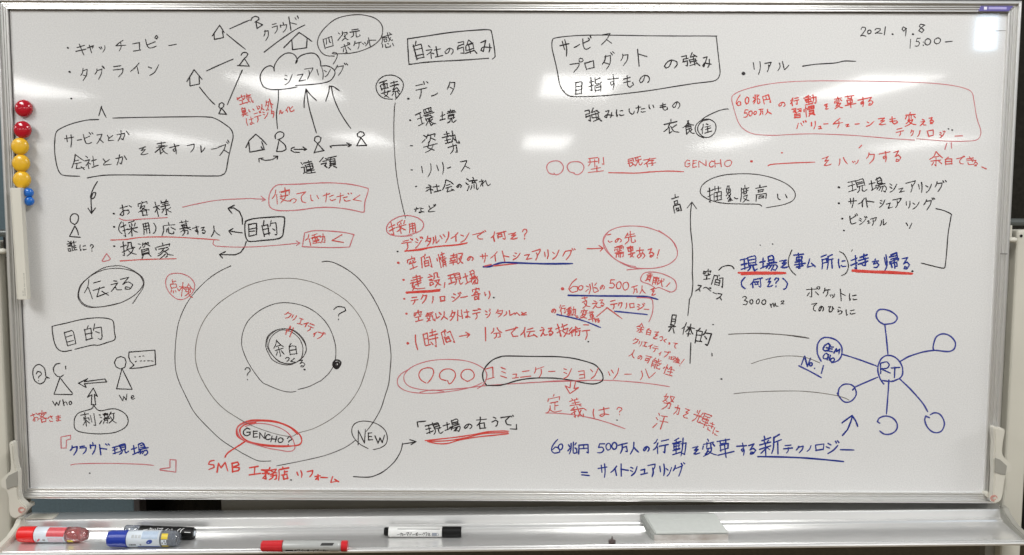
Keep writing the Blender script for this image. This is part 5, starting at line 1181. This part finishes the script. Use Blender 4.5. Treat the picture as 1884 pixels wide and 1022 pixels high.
('b', 2.8, 'drawn_underline', None, 0, '5459 -2026 5661 -2127 5887 -2249'),
('b', 2.6, 'drawn_circle', None, 1, '6193 -2539 6215 -2584 6302 -2689 6391 -2713 6479 -2673 6541 -2583 6537 -2492 6484 -2402 6394 -2367 6291 -2382 6219 -2464 6214 -2569'),
('b', 2.8, 'drawn_line', None, 0, '6478 -2478 6529 -2417 6936 -2235'),
('b', 2.8, 'drawn_line', None, 1, '7145 -2288 7140 -2535 7126 -2933'),
('b', 2.8, 'drawn_line', None, 1, '7336 -2257 7567 -2473 7785 -2713 7896 -2887'),
('b', 2.8, 'drawn_circle', None, 1, '7006 -3109 6963 -3079 6996 -3012 7113 -2972 7248 -3011 7333 -3123 7317 -3244 7216 -3314 7097 -3315 7011 -3255'),
('b', 2.8, 'drawn_circle', None, 1, '7930 -2999 7861 -2969 7846 -3045 7893 -3166 7987 -3262 8092 -3286 8179 -3240 8218 -3119 8177 -2998 8105 -2923 8015 -2908 7943 -2947'),
('b', 3.0, 'drawn_arrow', None, 0, '6319 -3343 6410 -3233 6464 -3081 6490 -2975;6302 -3106 6388 -3036 6484 -2966 6553 -3066 6598 -3172'),
('k', 1.2, 'drawn_line', None, 1, '4141 -1440 4518 -1420 5049 -1436 5403 -1464 5632 -1502'),
('k', 1.2, 'drawn_line', None, 1, '4572 -1991 4797 -1915 5120 -1848 5415 -1846 5623 -1881 5848 -1970'),
('k', 1.2, 'drawn_line', None, 1, '4261 -2563 4548 -2531 5140 -2505 5614 -2511 6090 -2570 6329 -2629 6420 -2674'),
('k', 2.16, 'marker_speck', None, 0, '4018 -2278 4028 -2281'),
('k', 0.9, 'marker_speck', None, 0, '8805 4104 9011 4110'),
('k', 2.2, 'drawn_bracket', None, 0, '-1648 -3219 -1664 -3125 -1505 -3107'),
('k', 2.2, 'drawn_bracket', None, 0, '199 -3164 203 -3257 80 -3249'),
('R', 2.3, 'drawn_underline', None, 1, '-1515 -3481 -1222 -3448 -913 -3411 -604 -3361 -336 -3307 -89 -3291 55 -3295;-1470 -3497 -1284 -3539 -1078 -3531 -872 -3467 -501 -3403 -192 -3370 51 -3343;-1449 -3493 -1119 -3483 -789 -3431 -398 -3339 45 -3322'),
]
rng = random.Random(11)
for col, w, name, label, rot, chars in WORDS:
    bm = bmesh.new()
    for tok in chars.split():
        c, x, z, gw, gh = tok.split(',')
        write_glyph(bm, c, float(x) / 1e4, float(z) / 1e4, float(gw) / 1e4, float(gh) / 1e4, R(rot), w * 0.94e-3, flat, rng)
    link(name, bm, PEN[col], surf, label=label or INK_LABEL[col])
for col, w, name, label, sm_, strokes in LINES:
    bm = bmesh.new()
    for s in strokes.split(';'):
        v = [float(a) / 1e4 for a in s.split()]
        pts = [(v[i], v[i + 1]) for i in range(0, len(v), 2)]
        pts = spline(pts, 6, 80 if sm_ else 18) if len(pts) > 2 else pts
        if len(pts) == 2 and math.hypot(pts[1][0] - pts[0][0], pts[1][1] - pts[0][1]) > 0.02:
            # a straight pull of the pen still bows a little
            a, b = pts
            bow = rng.uniform(-0.012, 0.012)
            pts = [(a[0] + (b[0] - a[0]) * t + (b[1] - a[1]) * bow * 4 * t * (1 - t), a[1] + (b[1] - a[1]) * t - (b[0] - a[0]) * bow * 4 * t * (1 - t)) for t in [i / 8 for i in range(9)]]
        ribbon(bm, pts, w * 1.02e-3, flat, rng)
    m = PEN[col]
    if w < 1.75 and col == 'k' and name != 'bullet_dot':
        m = M['kg'] if w > 1.25 else M['kf']
    if w < 1.95 and col == 'r':
        m = M['rg']
    if w < 2.95 and col == 'b':
        m = M['bg']
    link(name, bm, m, surf, label=label or INK_LABEL[col])

# ================================================================= MAGNETS
def magnet(name, label, u, v, r, m, hgt, group, lift):
    t = thing(name, label, 'magnet', (u, -lift, v), group=group)
    prof = [(0.0, r * 0.90), (-0.0015, r * 0.97), (-hgt * 0.32, r), (-hgt * 0.55, r * 0.965), (-hgt * 0.74, r * 0.86), (-hgt * 0.88, r * 0.66), (-hgt * 0.96, r * 0.40), (-hgt, r * 0.14), (-hgt, 0.0001)]
    link('magnet_cap', lathe(prof, 40, 'y'), m, t, smooth=True)
    link('magnet_base', lathe([(0.0003, r * 0.86), (-0.001, r * 0.86)], 32, 'y'), M['dark_grey'], t)
    return t


MAGS = [
('round_magnet', 'round glossy red magnet, topmost in the column on the left edge of the board', -0.8784, 0.2659, 0.0158, 'red_mag', 0.0125, 'red magnets on the left edge of the board', 0.0005),
('round_magnet', 'round glossy red magnet touching the topmost yellow magnet', -0.878, 0.2271, 0.0158, 'red_mag', 0.0125, 'red magnets on the left edge of the board', 0.0085),
('round_magnet', 'round yellow magnet directly under the lower red magnet', -0.883, 0.1969, 0.0158, 'yellow_mag', 0.0115, 'yellow magnets on the left edge of the board', 0.0105),
('round_magnet', 'middle one of the three stacked yellow magnets', -0.8825, 0.1665, 0.016, 'yellow_mag', 0.0115, 'yellow magnets on the left edge of the board', 0.0105),
('round_magnet', 'lowest yellow magnet, just above the ivory strip', -0.8823, 0.1367, 0.016, 'yellow_mag', 0.0115, 'yellow magnets on the left edge of the board', 0.0105),
('small_magnet', 'small blue magnet beside the top end of the ivory strip, upper of the two', -0.8721, 0.1133, 0.0087, 'blue_mag', 0.0105, 'small blue magnets beside the ivory strip', 0.0085),
('small_magnet', 'small blue magnet beside the ivory strip, lower of the two', -0.8717, 0.098, 0.0087, 'blue_mag', 0.0105, 'small blue magnets beside the ivory strip', 0.0085),
]
for name, label, u, v, r, key, hgt, group, lift in MAGS:
    magnet(name, label, u, v, r, M[key], hgt, group, lift)

# ---- ivory magnetic strip
bs = thing('magnetic_strip', 'long ivory plastic magnetic strip clipped upright over the left frame rail below the magnets', 'magnet strip', (-0.8860, -0.0142, 0.0203), (0, R(-1.05), 0))
BL = 0.2035
link('strip_body', box(-0.0072, 0.0092, -0.0135, 0.0, -BL / 2, BL / 2, 0.0008), M['bar'], bs)
link('side_flange', box(-0.0118, -0.0078, -0.0100, 0.0, -BL / 2 + 0.0005, BL / 2 - 0.0005, 0.0006), M['bar'], bs)
link('groove', box(-0.0079, -0.0071, -0.0070, -0.0005, -BL / 2 + 0.001, BL / 2 - 0.001), M['dark_grey'], bs)
bm = bmesh.new()
rg = random.Random(8)
for row, (x, z0, z1) in enumerate(((0.0058, -BL / 2 + 0.007, -BL / 2 + 0.050), (0.0024, -BL / 2 + 0.007, -BL / 2 + 0.016))):
    z = z0
    while z < z1:
        l = rg.uniform(0.0006, 0.0016)
        bx = rg.uniform(0.0009, 0.0013)
        box(x - bx, x + bx, -0.01362, -0.01352, z, z + l * 0.6, bm=bm)
        z += l + rg.choice((0.0004, 0.0005, 0.0016))
link('fine_print', bm, M['grey_print'], bs)

# ================================================================= PENS IN THE TRAY
def cyl_put(r, flip=1.0, th0=0.0):
    """surface of a barrel lying along x: u along the barrel, v around it (0 = facing the viewer)"""
    def put(u, v, h):
        a = v / r + th0
        rr = r + h
        return (u, -rr * math.cos(a), rr * math.sin(a))
    return put


def patch(u0, u1, v0, v1, r, lift=0.00015, th0=0.0, n=8, nu=1, bm=None, skew=0.0):
    bm = bm or bmesh.new()
    put = cyl_put(r, th0=th0)
    rows = [[bm.verts.new(put(u0 + (u1 - u0) * i / nu + skew * (v0 + (v1 - v0) * k / n), v0 + (v1 - v0) * k / n, lift)) for k in range(n + 1)] for i in range(nu + 1)]
    for a, b in zip(rows, rows[1:]):
        for k in range(n):
            bm.faces.new((a[k], b[k], b[k + 1], a[k + 1]))
    return bm


def text_on(bm, s, u0, u1, v, h, pen, put, rng, flip=False):
    n = len(s)
    for i, c in enumerate(s):
        t = (i + 0.5) / n
        u = u0 + (u1 - u0) * t
        gh = h * (0.2 if c == 'ー' else 1)
        write_glyph(bm, c, u, v, (u1 - u0) / n * 0.78 * (1 if u1 > u0 else -1), gh, math.pi if flip else 0.0, pen, put, rng, 0.0)


rng = random.Random(5)

# -- red marker with a clear pink tail, left end of the tray
t = thing('board_marker', 'fat red capped marker with clear pink tail at the left end of the tray', 'marker', (-0.8324, -0.0508, -0.5141))
link('cap', lathe([(-0.0640, 0.0105), (-0.0632, 0.0128), (-0.0600, 0.0140), (-0.0330, 0.0146), (-0.0320, 0.0142), (-0.0315, 0.0)], 40), M['cap_red'], t, smooth=False)
link('barrel', lathe([(-0.0315, 0.0130), (-0.0305, 0.0141), (0.0250, 0.0141), (0.0255, 0.0)], 40), M['label_white'], t, smooth=True)
link('clear_tail', lathe([(0.0252, 0.0), (0.0254, 0.0139), (0.0400, 0.0139), (0.0480, 0.0132), (0.0545, 0.0118), (0.0600, 0.0098), (0.0626, 0.0080), (0.0630, 0.0)], 40), M['clear_pink'], t, smooth=True)
link('ink_reservoir', lathe([(0.0256, 0.0), (0.0257, 0.0095), (0.0440, 0.0095), (0.0480, 0.006), (0.0482, 0.0)], 24), M['inner_red'], t)
link('label_band', patch(-0.008, 0.0245, 0.0010, 0.0205, 0.0141, skew=0.12), M['label_pink'], t)
link('label_print', patch(-0.005, 0.0225, -0.0130, -0.0010, 0.0141, 0.0002), M['label_faint'], t)
bm = bmesh.new()
ribbon(bm, [(-0.0245, -0.009), (-0.0205, -0.0045)], 0.0034, cyl_put(0.0141), rng)
link('drop_mark', bm, M['label_pink'], t)
bm = bmesh.new()
for k in range(4):
    patch(-0.0145 + k * 0.0012, -0.0138 + k * 0.0012, -0.009, -0.004, 0.0141, 0.0002, bm=bm)
link('small_print', bm, M['grey_print'], t)
link('warning_label', patch(0.0300, 0.0400, -0.0125, -0.0060, 0.0139, 0.0002), M['label_yellow'], t)

# -- blue marker with a clear tail
t = thing('board_marker', 'fat blue capped marker with clear tail lying in front of the black pen', 'marker', (-0.6554, -0.0717, -0.5129), (0, 0, R(1.5)))
link('cap', lathe([(-0.0660, 0.0105), (-0.0650, 0.0132), (-0.0615, 0.0145), (-0.0310, 0.0150), (-0.0302, 0.0146), (-0.0300, 0.0)], 40), M['cap_blue'], t)
link('barrel', lathe([(-0.0300, 0.0130), (-0.0290, 0.0145), (0.0300, 0.0145), (0.0305, 0.0)], 40), M['label_white'], t, smooth=True)
link('clear_tail', lathe([(0.0302, 0.0), (0.0303, 0.0142), (0.0450, 0.0142), (0.0540, 0.0132), (0.0600, 0.0116), (0.0630, 0.0095), (0.0636, 0.0)], 40), M['clear_grey'], t, smooth=True)
link('ink_reservoir', lathe([(0.0306, 0.0), (0.0307, 0.0100), (0.0500, 0.0100), (0.0530, 0.006), (0.0532, 0.0)], 24), M['inner_dark'], t)
bm = bmesh.new()
rg = random.Random(2)
u = -0.0245
while u < -0.0030:
    w_ = rg.choice((0.0004, 0.0007, 0.0010))
    if not (-0.013 < u < -0.0055):
        patch(u, u + w_, -0.0095, -0.0052, 0.0145, 0.0002, bm=bm)
    u += w_ + rg.choice((0.0004, 0.0006))
link('barcode', bm, M['print_black'], t)
bm = bmesh.new()
for k in range(9):
    v = 0.0105 - (k // 3) * 0.0022
    u = -0.020 + (k % 3) * 0.006
    patch(u, u + 0.0048, v, v + 0.0009, 0.0145, 0.0002, bm=bm)
link('small_print', bm, M['grey_print'], t)
link('pale_band', patch(-0.0018, 0.0270, 0.0040, 0.0200, 0.0145, 0.00012), M['label_paleblue'], t)
bm = bmesh.new()
put = cyl_put(0.0145)
ring = [bm.verts.new(put(0.0125 + 0.0056 * math.cos(a) , -0.0012 + 0.0040 * math.sin(a) + 0.0014 * math.cos(a), 0.0003)) for a in [k * math.pi / 10 for k in range(20)]]
bm.faces.new(ring)
link('drop_mark', bm, M['label_blue'], t)
bm = bmesh.new()
patch(-0.0100, 0.0290, -0.0185, -0.0118, 0.0145, 0.00022, bm=bm)
link('blue_wave_print', bm, M['label_blue'], t)
link('warning_label', patch(0.0335, 0.0450, 0.0035, 0.0140, 0.0142, 0.0003), M['label_yellow'], t)
link('warning_label', patch(0.0335, 0.0450, -0.0150, -0.0100, 0.0142, 0.0003), M['label_yellow'], t)
link('paper_label', patch(0.0335, 0.0430, -0.0085, 0.0025, 0.0142, 0.0003), M['label_white'], t)
bm = bmesh.new()
for a, b in ((0.0348, -0.0050), (0.0385, -0.0015), (0.0400, -0.0055)):
    patch(a, a + 0.0016, b, b + 0.0030, 0.0142, 0.0005, bm=bm)
link('small_print', bm, M['print_black'], t)

# -- black pen behind it
t = thing('felt_pen', 'black felt pen with upside-down white lettering lying behind the blue marker', 'pen', (-0.6283, -0.0411, -0.5126), (0, R(1.0), R(-3.0)))
link('barrel', lathe([(-0.048, 0.0), (-0.048, 0.0108), (0.0200, 0.0108), (0.0205, 0.0)], 32), M['cap_black'], t, smooth=False)
link('clear_cap', lathe([(-0.078, 0.0), (-0.0778, 0.0085), (-0.076, 0.0104), (-0.0485, 0.0106), (-0.0483, 0.0)], 32), M['clear_grey'], t, smooth=True)
link('tail', lathe([(0.0206, 0.0), (0.0206, 0.0114), (0.0500, 0.0110), (0.0530, 0.0098), (0.0535, 0.0)], 32), M['cap_black'], t)
link('end_plug', lathe([(0.0536, 0.0), (0.0536, 0.0050), (0.0546, 0.0046), (0.0546, 0.0)], 24), M['label_white'], t)
bm = bmesh.new()
text_on(bm, 'ハイマッキー', 0.017, -0.040, 0.0070, 0.0075, 0.0010, cyl_put(0.0108), rng, flip=False)
ribbon(bm, spline([(0.024, 0.002), (0.026, 0.009), (0.030, 0.012)], 4), 0.0013, cyl_put(0.0114), rng)
ribbon(bm, spline([(0.031, 0.002), (0.032, 0.009), (0.036, 0.013)], 4), 0.0013, cyl_put(0.0114), rng)
link('lettering', bm, M['print_white'], t)
link('highlight_stripe', patch(0.0385, 0.0500, 0.0050, 0.0060, 0.0113, 0.0003), M['print_white'], t)  # sheen on the tail, painted as a white stripe

# -- slim red whiteboard marker against the lip
t = thing('whiteboard_marker', 'slim grey whiteboard marker with red ribbed cap lying against the tray lip', 'marker', (-0.3585, -0.0973, -0.5157), (0, 0, R(1.0)))
link('cap', lathe([(-0.0775, 0.0), (-0.0775, 0.0080), (-0.0760, 0.0094), (-0.0395, 0.0102), (-0.0390, 0.0)], 48, flute=lambda q: -0.077 < q < -0.0393), M['cap_red2'], t)
link('barrel', lathe([(-0.0389, 0.0), (-0.0389, 0.0090), (-0.036, 0.0096), (0.0600, 0.0096), (0.0655, 0.0088), (0.0656, 0.0)], 40), M['body_silver'], t, smooth=True)
link('end_plug', lathe([(0.0657, 0.0), (0.0657, 0.0094), (0.0670, 0.0099), (0.0755, 0.0097), (0.0766, 0.0088), (0.0768, 0.0)], 24), M['cap_red2'], t)
bm = bmesh.new()
text_on(bm, 'ホワイトボードマーカー', -0.0180, 0.0440, -0.0052, 0.0046, 0.0009, cyl_put(0.0096), rng)
patch(-0.0330, -0.0195, -0.0075, -0.0035, 0.0096, 0.0002, bm=bm)
patch(0.0270, 0.0490, 0.0042, 0.0090, 0.0096, 0.0002, bm=bm, skew=0.5)
link('lettering', bm, M['print_black'], t)
link('small_print', patch(0.0340, 0.0460, 0.0014, 0.0022, 0.0096, 0.0002), M['grey_print'], t)

# -- black whiteboard marker, print upside down
t = thing('whiteboard_marker', 'white barrelled whiteboard marker with square black cap, its lettering upside down', 'marker', (-0.1520, -0.0468, -0.5070), (0, 0, R(0.3)))
link('cap', lathe([(0.0360, 0.0), (0.0360, 0.0092), (0.0368, 0.0097), (0.0700, 0.0097), (0.0712, 0.0090), (0.0713, 0.0)], 40), M['cap_black'], t)
link('barrel', lathe([(-0.0630, 0.0), (-0.0628, 0.0088), (-0.0610, 0.0093), (0.0352, 0.0093), (0.0356, 0.0)], 40), M['body_white'], t, smooth=True)
link('end_plug', lathe([(-0.0712, 0.0), (-0.0712, 0.0068), (-0.0700, 0.0076), (-0.0640, 0.0078), (-0.0632, 0.0)], 24), M['cap_black'], t)
bm = bmesh.new()
text_on(bm, 'ホワイトボードマーカー', 0.0150, -0.0470, -0.0020, 0.0068, 0.0010, cyl_put(0.0093), rng, flip=False)
link('lettering', bm, M['print_black'], t)
bm = bmesh.new()
patch(0.0175, 0.0265, -0.0052, 0.0012, 0.0093, 0.0002, bm=bm)
put = cyl_put(0.0093)
bm.faces.new([bm.verts.new(put(0.0266 + 0.0034 * math.cos(a), -0.0020 + 0.0032 * math.sin(a), 0.0002)) for a in [-math.pi / 2 + k * math.pi / 10 for k in range(11)]])
link('nib_emblem', bm, M['inner_dark'], t)
link('stripe', patch(-0.0460, 0.0320, 0.0076, 0.0086, 0.0093, 0.0002), M['print_black'], t)

# ================================================================= ERASER AND PIN
t = thing('board_eraser', 'pale grey rectangular whiteboard eraser tipped against the back of the tray', 'eraser', (0, 0, 0), (0, -SL, 0))
sh_ = 0.0
shell = [(-0.0085, -0.4915 + 0.0), (-0.0100, -0.4885), (-0.0140, -0.4882), (-0.0660, -0.5012), (-0.0695, -0.5028), (-0.0700, -0.5050), (-0.0650, -0.5058), (-0.0400, -0.5068), (-0.0180, -0.5005)]
felt = [(-0.0195, -0.5011), (-0.0400, -0.5071), (-0.0650, -0.5061), (-0.0697, -0.5053), (-0.0704, -0.5190), (-0.0690, -0.5202), (-0.0580, -0.5200), (-0.0430, -0.5150), (-0.0300, -0.5080)]


def skewed(bm, x_back, x_front):
    """shear so that the block lies slightly turned in the tray"""
    for v in bm.verts:
        k = min(1.0, max(0.0, (-v.co.y - 0.01) / 0.06))
        v.co.x += x_back + (x_front - x_back) * k
    return bm


body = [(-0.0080, -0.4945), (-0.0095, -0.4900), (-0.0200, -0.4925), (-0.0660, -0.5040), (-0.0698, -0.5062), (-0.0702, -0.5185), (-0.0690, -0.5202), (-0.0580, -0.5200),
        (-0.0430, -0.5160), (-0.0300, -0.5100), (-0.0150, -0.5010)]
link('shell', skewed(prism(shell, 0.0, 0.1340, 'x', 0.0022, seg=3), 0.2510, 0.2640), M['eraser_top'], t)
link('side_body', skewed(prism(body, -0.0050, 0.1345, 'x', 0.0020, seg=3), 0.2505, 0.2640), M['eraser_shade'], t)
link('felt', skewed(prism([(-0.0700, -0.5070), (-0.0712, -0.5072), (-0.0714, -0.5188), (-0.0700, -0.5196)], -0.0015, 0.1330, 'x', 0.0004, seg=1), 0.2505, 0.2640), M['eraser_felt'], t)
link('shell_ridge', skewed(box(0.010, 0.126, -0.0312, -0.0302, -0.4932, -0.4921, 0.0003), 0.2505, 0.2640), M['eraser_top'], t)

t = thing('push_pin', 'small dark brown push pin standing alone on the tray left of the eraser', 'pin', (0.1936, -0.0796, -0.5143))
link('pin_head', lathe([(0.0, 0.0050), (0.0006, 0.0064), (0.0048, 0.0066), (0.0062, 0.0060), (0.0070, 0.0040), (0.0072, 0.0)], 14, 'z'), M['tack'], t)
link('pin_shaft', lathe([(0.0068, 0.0014), (0.0100, 0.0011), (0.0128, 0.0007), (0.0130, 0.0)], 10, 'z'), M['tack'], t)
